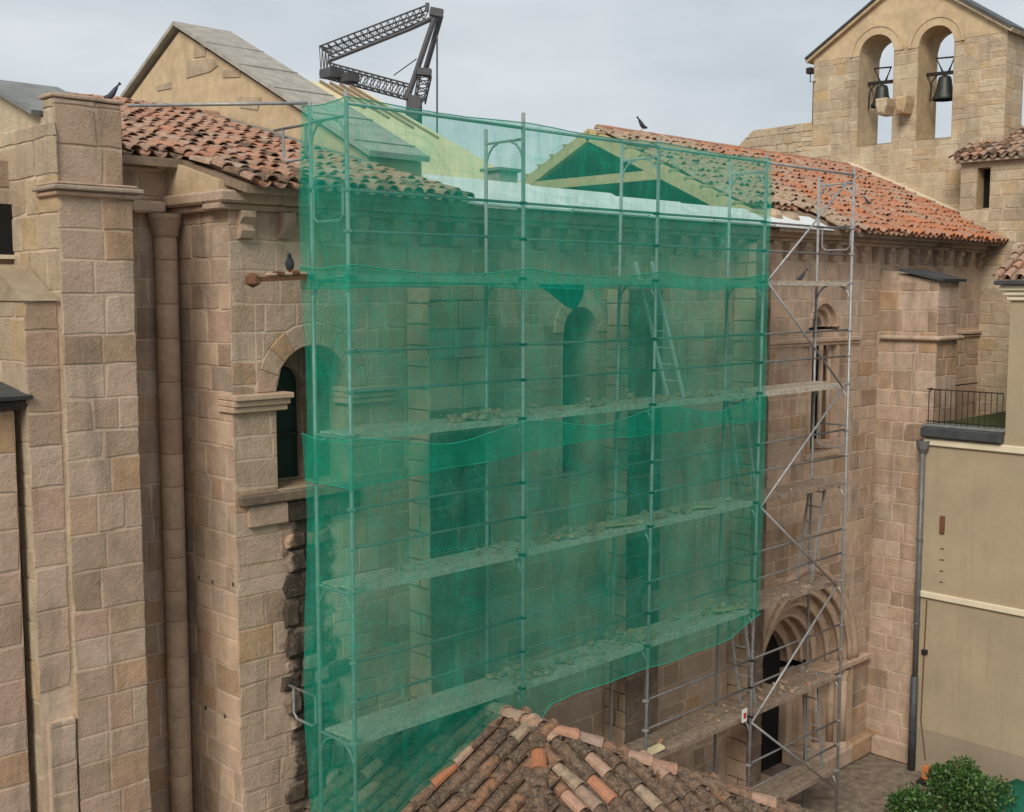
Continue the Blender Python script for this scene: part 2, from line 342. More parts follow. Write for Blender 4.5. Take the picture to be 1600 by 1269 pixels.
def ashlar(parent, org, u, n, u0, u1, z0, z1, mat='stone', ops=(), clips=(), ch=.36, bl=(.34, .78), seed=1, proud=.006, joint=.017, nmax=290, matfn=None, bev=.008, jit=.004, alt=None):
    rng = random.Random(seed); blocks = []
    zs = courses(z0, z1, ch, rng)
    for i in range(len(zs)-1):
        x = u0
        while x < u1-1e-4:
            w = rng.uniform(*bl); nx = x+w
            if nx > u1-bl[0]*.6: nx = u1
            polys = [[(x, zs[i]), (nx, zs[i]), (nx, zs[i+1]), (x, zs[i+1])]]
            if alt and rng.random() < alt and zs[i+1]-zs[i] > .25:   # a course split in two thin ones
                zm = zs[i]+(zs[i+1]-zs[i])*rng.uniform(.4, .6); polys = [[(x, zs[i]), (nx, zs[i]), (nx, zm), (x, zm)], [(x, zm), (nx, zm), (nx, zs[i+1]), (x, zs[i+1])]]
            for op in ops: polys = cut_opening(polys, op)
            for cl in clips: polys = [q for q in (clip_half(p, *cl) for p in polys) if len(q) > 2]
            blocks += polys; x = nx
    U = Vector(u); Nn = Vector(n); O = Vector(org); items = []
    for p in blocks:
        if area(p) < .006: continue
        k = len(p); cu = sum(q[0] for q in p)/k; cz = sum(q[1] for q in p)/k
        q2 = []
        for a, b in p:
            du, dz = a-cu, b-cz
            q2.append((a-math.copysign(min(joint/2, abs(du)*.4), du)+rng.uniform(-jit, jit), b-math.copysign(min(joint/2, abs(dz)*.4), dz)+rng.uniform(-jit, jit)))
        q3 = []                                    # worn edges: bowed sides, now and then a chipped corner
        for i in range(len(q2)):
            a, b = q2[i], q2[(i+1) % len(q2)]; ln = sqrt((b[0]-a[0])**2+(b[1]-a[1])**2); w = 1 if rng.random() > .12 else rng.uniform(.82, .93)
            q3.append((cu+(a[0]-cu)*w, cz+(a[1]-cz)*w))
            if ln > .16:
                t_ = rng.uniform(.35, .65); e = rng.uniform(-.2, 1)*.010; mu, mz = a[0]+(b[0]-a[0])*t_, a[1]+(b[1]-a[1])*t_; l2 = sqrt((mu-cu)**2+(mz-cz)**2) or 1
                q3.append((mu-(mu-cu)/l2*e, mz-(mz-cz)/l2*e))
        q2 = q3
        c = O+U*cu+Vector((0, 0, cz)); pr = proj(c); vis = inframe(c, 30)
        mm = matfn(cu, cz, rng) if matfn else mat
        items.append((area(p)/max(pr[2], 1)**2 if vis else 0, q2, proud+rng.uniform(-.004, .007), mm, vis))
    items.sort(key=lambda t: -t[0]); rest = {}
    for i, (sc, q, pd, mm, vis) in enumerate(items):
        if i < nmax and vis: MB().prism(q, O, U, Nn, -.01, pd, bev).obj('stone', mm, parent)
        else: rest.setdefault(mm, MB()).prism(q, O, U, Nn, -.01, pd, bev)
    for mm, mb in rest.items(): mb.obj('stonework', mm, parent, kind='stuff')
def wall_sheet(mb, org, u, n, u0, u1, z0, z1, ops=(), off=0.0, top=None, brk=()):
    """mortar face behind the stones with its openings cut out"""
    tz = top or (lambda v: z1)
    O = Vector(org)+Vector(n)*off; U = Vector(u); cuts = sorted(set([u0, u1]+list(brk)+[v for o in ops for v in (o[0]-o[1], o[0]+o[1])]))
    def q(a, b, za, zb, za2=None, zb2=None):
        za2 = za if za2 is None else za2; zb2 = zb if zb2 is None else zb2
        mb.add([O+U*a+Vector((0, 0, za)), O+U*b+Vector((0, 0, za2)), O+U*b+Vector((0, 0, zb2)), O+U*a+Vector((0, 0, zb))], [(0, 1, 2, 3)])
    for a, b in zip(cuts[:-1], cuts[1:]):
        here = sorted([o for o in ops if o[0]-o[1] <= a+1e-6 and o[0]+o[1] >= b-1e-6], key=lambda o: o[2]); z = z0
        for o in here:
            uc, h, zb, zs, ar = o
            if zb > z: q(a, b, z, zb)
            if ar:
                nn = 14; last = here.index(o)+1 >= len(here); nxt = z1 if last else here[here.index(o)+1][2]
                for k in range(nn):
                    a1 = a+(b-a)*k/nn; b1 = a+(b-a)*(k+1)/nn
                    ta = zs+sqrt(max(0, h*h-(a1-uc)**2)); tb = zs+sqrt(max(0, h*h-(b1-uc)**2)); q(a1, b1, ta, tz(a1) if last else nxt, tb, tz(b1) if last else nxt)
                z = nxt
            else: z = zs
        if z < z1-1e-6: q(a, b, z, tz(a), z, tz(b))
def arch_band(parent, org, u, n, uc, zs, r0, r1, d0, d1, mat, name='arch_band', seg=24):
    mb = MB(); O = Vector(org); U = Vector(u); Nn = Vector(n); V = []; F = []
    for k in range(seg+1):
        a = pi*k/seg
        for r, d in ((r0, d0), (r0, d1), (r1, d1), (r1, d0)): V.append(O+U*(uc-r*cos(a))+Nn*d+Vector((0, 0, zs+r*sin(a))))
    for k in range(seg):
        for j in range(4): F.append((k*4+j, k*4+(j+1) % 4, k*4+4+(j+1) % 4, k*4+4+j))
    F += [(0, 1, 2, 3), (seg*4+3, seg*4+2, seg*4+1, seg*4)]
    return mb.add(V, F).obj(name, mat, parent)
def outline(op, n=14):
    uc, h, zb, zs, ar = op
    if not ar: return [(uc-h, zb), (uc-h, zs), (uc+h, zs), (uc+h, zb)]
    return [(uc-h, zb)]+[(uc-h*cos(pi*k/n), zs+h*sin(pi*k/n)) for k in range(n+1)]+[(uc+h, zb)]
def reveal(parent, org, u, n, op, d0, d1, mat, name='reveal', closed=True):
    pts = outline(op); O = Vector(org); U = Vector(u); Nn = Vector(n); V = []; k = len(pts)
    for d in (d0, d1): V += [O+U*p[0]+Nn*d+Vector((0, 0, p[1])) for p in pts]
    rng_ = range(k if closed else k-1)
    return mesh(name, V, [(i, (i+1) % k, k+(i+1) % k, k+i) for i in rng_], mat, parent)
def voussoirs(parent, org, u, n, uc, zs, r0, r1, cnt, d0, d1, mat, a0=0, a1=pi, name='voussoir', b=.012, point=0.0):
    for k in range(cnt):
        p = a0+(a1-a0)*(k+.015)/cnt; q = a0+(a1-a0)*(k+.985)/cnt; m = (p+q)/2
        def pt(r, a): return (uc-r*cos(a), zs+r*sin(a)+point*r*max(0, sin(a))**6)
        poly = [pt(r0, p), pt(r1, p), pt(r1, m), pt(r1, q), pt(r0, q), pt(r0, m)]
        MB().prism(poly, org, u, n, d0, d1+random.uniform(-.006, .006), b).obj(name, mat, parent)

# ------------------------------------------------------------------ roof tiles
def tile_mesh(name, L=.46, r0=.092, r1=.072, th=.016, n=6, flip=False):
    V = []; F = []
    for (v, ro) in ((0, r0), (L, r1)):
        for rr in (ro, ro-th):
            for k in range(n+1):
                a = pi*k/n; x = rr*cos(a); z = rr*sin(a)*.85
                if flip: z = -z
                V.append((x, v, z))
    m = n+1; A, B, C_, D = 0, m, 2*m, 3*m
    for k in range(n):
        F += [(A+k, C_+k, C_+k+1, A+k+1), (B+k, B+k+1, D+k+1, D+k), (A+k, A+k+1, B+k+1, B+k), (C_+k, D+k, D+k+1, C_+k+1)]
    F += [(A, B, D, C_), (A+n, C_+n, D+n, B+n)]
    return V, F
TV, TF = tile_mesh('tile'); PV, PF = tile_mesh('pan', r0=.085, r1=.1, flip=True)
TM = {}
def tile_data(mat, V, Fc, key):
    if (mat, key) not in TM:
        me = bpy.data.meshes.new('roof_tile'); me.from_pydata(V, [], Fc); me.materials.append(M[mat])
        me.polygons.foreach_set('use_smooth', [i < 0 for i in range(len(me.polygons))]); TM[(mat, key)] = me
    return TM[(mat, key)]
def tile_roof(parent, O, a, d, width, length, inside, pick, sp=.235, ex=.355, seed=3, nmax=290, jitter=1.0, pans=True, lift=.03, ts=1.0):
    """O: eave corner, a: along the eave, d: up the slope"""
    rng = random.Random(seed); O = Vector(O); a = Vector(a).normalized(); d = Vector(d).normalized(); n = a.cross(d).normalized()
    if n.z < 0: n = -n
    tv = [(v[0]*ts, v[1]*(1+(ts-1)*.5), v[2]*ts) for v in TV]; pvv = [(v[0]*ts, v[1]*(1+(ts-1)*.5), v[2]) for v in PV]
    cols = int(width/sp); rows = int(length/ex); items = []; rest = {}; pan = MB()
    for i in range(cols+1):
        wob = rng.uniform(-.02, .02)
        for j in range(rows+1):
            uu = i*sp; vv = j*ex
            if not inside(uu, vv+.12): continue
            p = O + a*(uu+wob+rng.uniform(-.012, .012)*jitter) + d*(vv+rng.uniform(-.05, .05)*jitter) + n*(lift+.05+rng.uniform(-.006, .012)*jitter)
            yaw = rng.gauss(0, .045)*jitter; tl = -.05+rng.gauss(0, .02)*jitter
            x = (a*cos(yaw)+d*sin(yaw)); y = (d*cos(yaw)-a*sin(yaw)); y = (y*cos(tl)+n*sin(tl)).normalized(); z = x.cross(y).normalized()
            if z.dot(n) < 0: z = -z; x = -x
            R = Matrix((x, y, z)).transposed(); pr = proj(p); vis = inframe(p, 20)
            items.append((-pr[2] if vis else -1e9, p, R, pick(rng, uu, vv), vis))
            if pans and inside(uu+sp/2, vv+.1):
                po = O+a*(uu+sp/2)+d*vv+n*(lift+.045); P3 = Matrix((a if a.cross(d).dot(n) > 0 else -a, d, n)).transposed()
                pan.add([po+P3@Vector(v) for v in pvv], PF)
    items.sort(key=lambda t: -t[0])
    for i, (s, p, R, mt, vis) in enumerate(items):
        if i < nmax and vis:
            o = bpy.data.objects.new('roof_tile', tile_data(mt, tv, TF, ts)); link(o, 'roof_tile', parent, p)
            o.rotation_euler = R.to_euler()
        else: rest.setdefault(mt, MB()).add([p+R@Vector(v) for v in tv], TF)
    for mt, mb in rest.items(): mb.obj('tile_field', mt, parent, kind='stuff')
    if pan.V: pan.obj('pan_tiles', pick(rng, -1, -1), parent, kind='stuff')
# ================================================================== LAYOUT (metres; z measured from the yard)
def Z(r): return CZ + r
YW, XC, YB, XB = 13.0, 7.73, 14.4, 30.7       # nave wall, its west corner, wall set back behind, bell gable
XV, YV = Vector((1, 0, 0)), Vector((0, 1, 0)); NX, NY = Vector((-1, 0, 0)), Vector((0, -1, 0))

# ------------------------------------------------------------------ ground
g = MB().add([(-60, -60, 0), (160, -60, 0), (160, 160, 0), (-60, 160, 0)], [(0, 1, 2, 3)]).obj('ground', 'pave'); tag(g, 'worn stone paving of the narrow yard at the wall foot', 'ground', kind='structure')

# ------------------------------------------------------------------ NAVE
nave = thing('church_nave', (16, YW, 0), 'long sandstone church wall with corbels, arched windows and deep portal', 'church')
O0 = (0, YW, 0)
zs1 = onY(440, 612, YW).z; zb1 = onY(430, 765, YW).z
op_niche = (8.97, .60, zb1, zs1, True)
op_win = (14.33, .42, onY(900, 745, YW).z, onY(915, 480, YW).z-.42, True)
op_slit = (22.1, .62, onY(1285, 705, YW).z, onY(1290, 466, YW).z-.62, True)
PU, PR, PZ = 21.5, 2.15, Z(-8.3)
op_port = (PU, PR, -.05, PZ, True)
op_east = (26.6, .42, onY(1510, 524, YW).z, onY(1510, 470, YW).z-.42, True)
ops = [op_niche, op_win, op_slit, op_port, op_east]
ZT = Z(1.08)
sh = MB(); wall_sheet(sh, O0, XV, NY, XC+.01, XB, -.2, ZT, ops); sh.obj('wall', 'mortar', nave)
def nave_mat(u, z, rng):
    if 7.7 < u < 10.3 and z < Z(-2.2): return 'stone_crust'
    if 10 < u < 12 and z < Z(-3) and rng.random() < .12: return 'stone_black'
    if u > 18 and rng.random() < .25: return 'stone_new'
    return 'stone'
niche_cut = (8.97, .60+.30, zs1, zs1, True)
ashlar(nave, O0, XV, NY, XC-.02, XB, 0, ZT, ops=[op_niche, niche_cut, op_win, op_slit, op_port, op_east], seed=11, matfn=nave_mat, ch=.37, bl=(.34, .85), nmax=295, alt=.06)
jf = MB(); wall_sheet(jf, O0, XV, NY, XC+.03, 10.3, 0, zb1-.2, (), off=.002); jf.obj('lower_joints', 'stone_crust', nave)
# niche at the west end: arch ring, imposts, recess, green shutter
voussoirs(nave, O0, XV, NY, 8.97, zs1, .60, .90, 9, -.45, .02, 'stone')
reveal(nave, O0, XV, NY, op_niche, .0, -.5, 'stone')
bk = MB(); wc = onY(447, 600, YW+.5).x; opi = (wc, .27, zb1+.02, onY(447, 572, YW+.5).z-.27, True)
wall_sheet(bk, (0, YW+.5, 0), XV, NY, 8.3, 9.65, zb1-.1, zs1+.75, [opi]); bk.obj('recess_wall', 'stone_dark', nave)  # recess wall coloured dark: shade of the niche painted in
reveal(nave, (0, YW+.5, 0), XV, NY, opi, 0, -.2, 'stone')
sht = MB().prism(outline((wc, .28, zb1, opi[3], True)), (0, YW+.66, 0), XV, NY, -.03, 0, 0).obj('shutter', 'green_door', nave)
MB().box(wc-.27, wc+.27, YW+.625, YW+.65, zb1+.62, zb1+.66).obj('shutter_rail', 'iron', sht)
for (a, b) in ((XC-.05, 8.47), (9.50, 10.25)):
    im = MB()
    for (d, z0, z1) in ((.05, -.24, -.16), (.09, -.16, -.08), (.14, -.08, .0)): im.box(a, b+d*.5, YW-d-.03, YW+.3, zs1+z0+.003, zs1+z1, .012)
    im.obj('impost', 'stone_new', nave)
for k in range(3):
    x = XC+.04+k*.62; MB().box(x, x+.61, YW-.12, YW+.5, zb1-.16, zb1-.02, .02).obj('sill', 'stone_dark', nave)
for k in range(3):
    x = XC+.16+k*.6; MB().box(x, x+.59, YW-.07, YW+.2, zb1-.46, zb1-.17, .02).obj('sill_course', 'stone_crust' if k == 0 else 'stone_black', nave)
rq = random.Random(99); z = .1
while z < zb1-.75:                              # broken, blackened facing beside the niche
    x = 8.42+rq.uniform(-.06, .1); h = rq.uniform(.2, .38)
    while x < 9.15:
        w = rq.uniform(.18, .42); pts = [(x+rq.uniform(-.03, .03), z+.01), (x+w*.5, z+rq.uniform(-.02, .02)), (x+w+rq.uniform(-.03, .02), z+.02), (x+w, z+h*.55), (x+w+rq.uniform(-.05, .01), z+h-.01), (x+w*.45, z+h+rq.uniform(-.05, .01)), (x+rq.uniform(0, .05), z+h-.02), (x+rq.uniform(-.03, .02), z+h*.5)]
        if rq.random() < .8: MB().prism(pts, O0, XV, NY, -.01, rq.uniform(.03, .12), .03).obj('broken_stone', rq.choice(('stone_black', 'stone_black', 'stone_crust', 'stone_dark')), nave)
        x += w+.02
    z += h+.02
# windows
for op, dp in ((op_win, .75), (op_east, .5)):
    reveal(nave, O0, XV, NY, op, 0, -dp, 'stone'); MB().prism(outline((op[0], op[1]+.02, op[2]-.02, op[3], True)), (0, YW+dp, 0), XV, NY, -.03, 0, 0).obj('window_pane', 'glass', nave)
    voussoirs(nave, O0, XV, NY, op[0], op[3], op[1], op[1]+.24, 9, -.1, .026, 'stone_new')
sc = op_slit
for k, (r0, r1, d) in enumerate(((.50, .62, .03), (.38, .50, -.08), (.25, .38, -.2))):
    voussoirs(nave, O0, XV, NY, sc[0], sc[3], r0, r1, 11-2*k, d-.14, d, 'stone_new', name='archivolt')
    for s in (-1, 1):
        rr = (r0+r1)/2
        if k: MB().tube([(sc[0]+s*rr, YW-d+.05, sc[2]+.22), (sc[0]+s*rr, YW-d+.05, sc[3]-.3)], .055, 10).obj('colonnette', 'stone_new', nave, True); MB().box(sc[0]+s*rr-.075, sc[0]+s*rr+.075, YW-d-.03, YW-d+.14, sc[3]-.3, sc[3]-.06, .02).obj('capital', 'stone_new', nave); MB().box(sc[0]+s*rr-.075, sc[0]+s*rr+.075, YW-d-.03, YW-d+.14, sc[2], sc[2]+.22, .03).obj('base', 'stone_new', nave)
        if not k: MB().box(min(sc[0]+s*r0, sc[0]+s*r1), max(sc[0]+s*r0, sc[0]+s*r1), YW-d, YW+.2, sc[2], sc[3]-.07, .01).obj('jamb', 'stone_new', nave)
reveal(nave, O0, XV, NY, op_slit, 0, -.45, 'stone'); MB().box(sc[0]-.62, sc[0]+.62, YW+.36, YW+.4, sc[2]-.05, sc[3]+.62).obj('window_pane', 'glass', nave)
MB().box(sc[0]-.7, sc[0]+.7, YW-.06, YW+.3, sc[2]-.13, sc[2]-.005, .02).obj('sill', 'stone_new', nave)
# portal: archivolts stepping inwards
reveal(nave, O0, XV, NY, op_port, 0, -1.0, 'stone_new', closed=False)
rings = ((1.92, 2.15, .07, 21), (1.70, 1.92, -.04, 19), (1.44, 1.70, -.22, 17), (1.18, 1.44, -.42, 15), (1.0, 1.18, -.62, 13), (.76, 1.0, -.8, 9))
for k, (r0, r1, d, c) in enumerate(rings):
    voussoirs(nave, O0, XV, NY, PU, PZ, r0, r1-.004, c, d-.22, d, 'stone_new', name='archivolt', b=.018, point=.10 if k < 4 else .22)
    rp = [(PU-(r0+.02)*cos(pi*j/28), YW-d-.005, PZ+(r0+.02)*sin(pi*j/28)+(.10 if k < 4 else .22)*(r0+.02)*max(0, sin(pi*j/28))**6) for j in range(29)]; MB().tube(rp, .055, 8).obj('roll_moulding', 'stone_new', nave, True)
    for s in (-1, 1):
        rm = (r0+r1)/2
        MB().box(min(PU+s*r0, PU+s*r1), max(PU+s*r0, PU+s*r1)-.004, YW-d, YW-d+.3, .45, PZ-.18, .02).obj('jamb', 'stone_new', nave)
        if k in (1, 2, 3): MB().tube([(PU+s*rm, YW-d-.05, .55), (PU+s*rm, YW-d-.05, PZ-.45)], .085, 12).obj('portal_column', 'stone_new', nave, True); MB().lathe((PU+s*rm, YW-d-.05, PZ-.46), [(.085, 0), (.1, .03), (.09, .06), (.15, .27)], 12).obj('capital', 'stone_new', nave, True); MB().lathe((PU+s*rm, YW-d-.05, .44), [(.15, 0), (.15, .05), (.09, .12)], 12).obj('column_base', 'stone_new', nave, True)
hp = [(PU-2.2*cos(pi*j/30), YW-.05, PZ+2.2*sin(pi*j/30)+.10*2.2*max(0, sin(pi*j/30))**6) for j in range(31)]; MB().tube(hp, .1, 8).obj('hood_mould', 'stone_new', nave, True)
for s in (-1, 1):
    a, b = sorted((PU+s*.76, PU+s*2.75)); MB().box(a, b, YW-.16, YW+.5, PZ-.17, PZ-.003, .035).obj('impost', 'stone_new', nave)
    a, b = sorted((PU+s*.78, PU+s*2.5)); MB().box(a, b, YW-.2, YW+.9, 0, .44, .05).obj('plinth', 'stone', nave)
MB().box(PU-.8, PU-.42, YW+.9, YW+.95, 0, PZ+.9).obj('door_leaf', 'timber_old', nave)
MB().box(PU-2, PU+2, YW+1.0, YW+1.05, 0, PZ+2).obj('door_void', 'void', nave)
MB().box(23.45, 24.4, YW-.22, YW+.1, 0, .5, .06).obj('plinth', 'stone', nave)
# string course
x = 19.4
while x < XB-.3:
    w = random.uniform(.7, 1.1); b = min(x+w, XB); zz = Z(-.92)
    if b < 24.4 or x > 25.5:
        s_ = MB(); s_.box(x, b-.006, YW-.09, YW+.05, zz-.1, zz, .02); s_.box(x, b-.006, YW-.05, YW+.05, zz-.17, zz-.104, .015); s_.obj('string_course', 'stone_new', nave)
    x = b
# cornice and corbels
x = XC-.2
while x < XB-.3:
    b = min(x+random.uniform(.6, 1.0), XB); cb = MB()
    cb.box(x, b-.008, YW-.11, YW+.3, Z(1.06), Z(1.14), .015); cb.box(x, b-.008, YW-.2, YW+.3, Z(1.143), Z(1.3), .03); cb.obj('cornice_block', 'stone', nave); x = b
y = YW+.31
while y < YB+.3:
    cb = MB(); cb.box(XC-.11, XC+.1, y, y+.5, Z(1.06), Z(1.14), .015); cb.box(XC-.2, XC+.1, y, y+.5, Z(1.143), Z(1.3), .03); cb.obj('cornice_block', 'stone_new', nave); y += .506
def corbel(x, w, kind):
    P = [(0, 0), (0, -.34), (.05, -.33), (.10, -.24), (.17, -.1), (.17, 0)] if kind else [(0, 0), (0, -.36), (.09, -.34), (.13, -.25), (.08, -.16), (.17, -.08), (.17, 0)]
    mb = MB(); V = []; k = len(P)
    for xx in (x-w/2, x+w/2): V += [(xx, YW-p[0], Z(1.055)+p[1]) for p in P]
    mb.add(V, [(i, (i+1) % k, k+(i+1) % k, k+i) for i in range(k)]+[tuple(range(k)), tuple(range(k, 2*k))[::-1]]); mb.obj('corbel', 'stone', nave)
x = XC+.2; i = 0
while x < XB-.2: corbel(x, random.uniform(.17, .22), i % 2); x += .60; i += 1
# infill under the verge on the west return
def prX(poly, X0, X1):
    """(y, z) polygon extruded along x"""
    V = []; k = len(poly)
    for X in (X0, X1): V += [(X, p[0], p[1]) for p in poly]
    return MB().add(V, [(i, (i+1) % k, k+(i+1) % k, k+i) for i in range(k)]+[tuple(range(k))[::-1], tuple(range(k, 2*k))])
RT = .268; RE = 12.5; RZ = Z(1.34)
def roofz(y): return RZ+(y-RE)*RT
prX([(YW+.02, Z(1.303)), (YB+.2, Z(1.303)), (YB+.2, roofz(YB+.2)-.06), (YW+.02, roofz(YW)-.05)], XC-.12, XC+.3).obj('verge_infill', 'plaster_stone', nave)
# west return and set-back wall, half column in the angle
wr = MB(); wr.add([(XC+.004, YW, 0), (XC+.004, YB+.1, 0), (XC+.004, YB+.1, ZT), (XC+.004, YW, ZT)], [(0, 1, 2, 3)]); wr.obj('return_wall', 'mortar', nave)
choir = thing('return_wall', (XC, YB, 0), 'sunlit return wall with half column in the angle beside the tall buttress', 'wall')
ashlar(choir, (XC, 0, 0), NY, NX, -YB, -YW, 0, ZT, seed=5, ch=.37, bl=(.28, .55), matfn=lambda u, z, r: 'stone_new' if r.random() < .3 else 'stone')
MB().add([(2.5, YB+.004, 0), (XC, YB+.004, 0), (XC, YB+.004, Z(1.66)), (2.5, YB+.004, Z(1.66))], [(0, 1, 2, 3)]).obj('wall', 'mortar', choir)
ashlar(choir, (0, YB, 0), XV, NY, 2.6, XC, 0, Z(1.62), seed=6, ch=.38, bl=(.3, .6), nmax=200)
z = 0.0
while z < Z(.75):
    h = random.uniform(.36, .6); z1 = min(z+h, Z(.75)); MB().lathe((XC-.22, YB-.16, z+.004), [(.005, 0), (.145, 0), (.15, .012), (.15, z1-z-.016), (.145, z1-z-.004), (.005, z1-z-.004)], 14).obj('column_drum', 'stone_new', choir, True); z = z1
MB().lathe((XC-.22, YB-.16, Z(.752)), [(.15, 0), (.18, .03), (.17, .06), (.22, .24), (.24, .30), (.01, .305)], 14).obj('capital', 'stone', choir, True)
for (x0, x1) in ((6.5, 7.05), (7.056, 7.5)): MB().box(x0, x1, YB-.2, YB+.1, Z(1.06), Z(1.22), .03).obj('cornice_block', 'stone', choir)
# putlog holes in the return wall, their shade painted as small black plates
for px, py in ((310, 902), (331, 910), (363, 914), (320, 1107), (350, 1119)):
    p = onX(px, py, XC-.02); MB().lathe((0, 0, 0), [(.001, 0), (.001, 0)], 3); s_ = MB().prism([(-p.y+.03*cos(k*pi/4)*random.uniform(.6, 1.1), p.z+.038*sin(k*pi/4)*random.uniform(.6, 1.1)) for k in range(8)], (XC, 0, 0), NY, NX, 0, .015, .004); s_.obj('putlog_hole_shade', 'stone_black', choir)

# buttresses behind the net
def pilaster(x0, x1, yf, zt, label, mf, seed):
    t = thing('wall_buttress', ((x0+x1)/2, YW, 0), label, 'buttress')
    MB().box(x0+.004, x1-.004, yf+.004, YW, 0, zt-.002).obj('core', 'stone_dark', t)
    ashlar(t, (0, yf, 0), XV, NY, x0-.015, x1+.015, 0, zt, seed=seed, bl=(.4, .7), matfn=mf); ashlar(t, (x0, 0, 0), NY, NX, -YW, -yf, 0, zt, seed=seed+1, bl=(.25, .5), mat='stone_new')  # west side in pale stone: light on that face put into its colour
bm = lambda u, z, r: 'stone_black' if Z(-4.3) < z < Z(-1.9) else ('stone_dark' if z < Z(-1.5) else 'stone')
pilaster(10.6, 11.7, 12.5, Z(.10), 'black crusted buttress behind the net beside the west niche', bm, 31)
pilaster(15.0, 15.9, 12.5, Z(.10), 'dark stained buttress behind the net beside the arched window and ladder', lambda u, z, r: 'stone_black' if Z(-6) < z < Z(-2.2) and r.random() < .8 else 'stone_dark', 41)
pilaster(18.75, 19.25, 12.5, Z(.98), 'dark brown slim buttress at the free edge of the net', lambda u, z, r: 'stone_dark', 51)

# ------------------------------------------------------------------ tall west buttress
bt = thing('tall_buttress', (6, 13.7, 0), 'tall ashlar buttress with moulded band, rising above the tiled roof', 'buttress')
BX0, BX1, BY = 5.56, 6.43, 13.0; ZTOP = onY(150, 158, BY).z; zb0 = onY(110, 290, BY).z
MB().box(BX0+.004, BX1-.004, BY+.004, YB+.6, 0, zb0-.1).obj('core', 'mortar', bt)
ashlar(bt, (0, BY, 0), XV, NY, BX0-.018, BX1+.018, 0, zb0-.12, seed=21, ch=.40, bl=(.3, .55), nmax=130)
ashlar(bt, (BX0, 0, 0), NY, NX, -YB-.6, -BY, 0, Z(1.95), seed=22, ch=.40, bl=(.3, .6), nmax=150, mat='stone_warm')  # west face in lighter, warmer stone: sunlight painted into its colour
MB().box(BX0+.004, BX1-.02, BY+.3, YB+.6, zb0-.1, Z(1.95)).obj('core', 'mortar', bt)
MB().box(BX0+.009, BX1-.065, BY+.064, BY+.34, zb0+.02, ZTOP-.01).obj('core', 'mortar', bt)
ashlar(bt, (0, BY+.06, 0), XV, NY, BX0, BX1-.06, zb0+.02, ZTOP, seed=23, ch=.38, bl=(.38, .6)); ashlar(bt, (BX0+.005, 0, 0), NY, NX, -BY-.34, -BY-.06, zb0+.02, ZTOP, seed=24, ch=.38, bl=(.3, .4), mat='stone_warm')  # narrow west side of the upper block coloured as sunlit too
MB().box(BX0-.03, BX1-.03, BY+.03, BY+.38, ZTOP+.002, ZTOP+.05, .012).obj('coping', 'stone', bt)
for (d, a, b) in ((.07, -.12, -.06), (.12, -.057, .0), (.06, .003, .04)): MB().box(BX0-d*.8, BX1+d*.9, BY-d, BY+.5, zb0+a, zb0+b, .015).obj('moulding', 'stone', bt)
cp = prX([(BY+.38, Z(2.04)), (YB+.65, Z(2.63)), (YB+.65, Z(2.68)), (BY+.36, Z(2.09))], BX0-.12, BX1+.05).obj('lead_cap', 'lead', bt)
prX([(BY+.3, Z(1.95)), (YB+.6, Z(1.95)), (YB+.6, Z(2.6)), (BY+.4, Z(2.03))], BX0+.004, BX1-.02).obj('cap_core', 'stone_warm', bt)
# slim stepped pier against its west side
pr_ = thing('stepped_pier', (5.3, 13.3, 0), 'lower stepped pier with weathered sloping top against the tall buttress', 'buttress')
PX0 = 5.15; zp = onY(60, 470, 13.06).z
MB().box(PX0+.004, BX0, 13.064, YB, 0, zp).obj('core', 'mortar', pr_)
ashlar(pr_, (0, 13.06, 0), XV, NY, PX0-.018, BX0-.03, Z(-4.6), zp, seed=25, ch=.45, bl=(.4, .45), nmax=60)
ashlar(pr_, (PX0, 0, 0), NY, NX, -YB, -13.06, 0, zp, seed=26, ch=.42, bl=(.3, .6), mat='stone_warm', nmax=80)  # pier's west face coloured lighter than its front to imitate sunlight
ashlar(pr_, (0, 12.98, 0), XV, NY, PX0+.06, BX0-.03, 0, Z(-4.95), seed=27, ch=.40, bl=(.3, .35), nmax=60)
MB().box(PX0+.064, BX0-.04, 12.984, 13.2, 0, Z(-4.96)).obj('core', 'mortar', pr_)
prX([(13.02, zp), (13.9, zp+.42), (YB, zp+.42), (YB, zp)], PX0-.03, BX0-.03).obj('sloped_cap', 'stone_warm', pr_)
# low annex with lead covered cornice
an = thing('low_annex', (4, 13.5, 0), 'low stone annex with dark lead roof edge beside the stepped pier', 'annex')
za = onY(30, 640, 13.2).z
MB().box(2, PX0-.104, 13.204, YB, 0, za).obj('core', 'mortar', an); ashlar(an, (0, 13.2, 0), XV, NY, 3, PX0-.1, 0, za, seed=28, ch=.42, bl=(.35, .6), nmax=120)
MB().box(2, PX0-.02, 13.08, YB, za+.002, za+.12, .03).obj('cornice', 'stone_black', an); prX([(13.0, za+.124), (YB, za+.3), (YB, za+.36), (12.98, za+.17)], 2, PX0+.03).obj('lead_roof', 'lead_dark', an)
wf = onY(14, 365, YB); wn_ = MB(); wn_.box(wf.x-.5, wf.x+.12, YB-.06, YB-.03, wf.z-.25, wf.z+.35); wn_.obj('window_opening', 'void', choir); MB().box(wf.x-.5, wf.x+.16, YB-.1, YB-.02, wf.z-.31, wf.z-.26).obj('window_sill', 'trim_cream', choir)

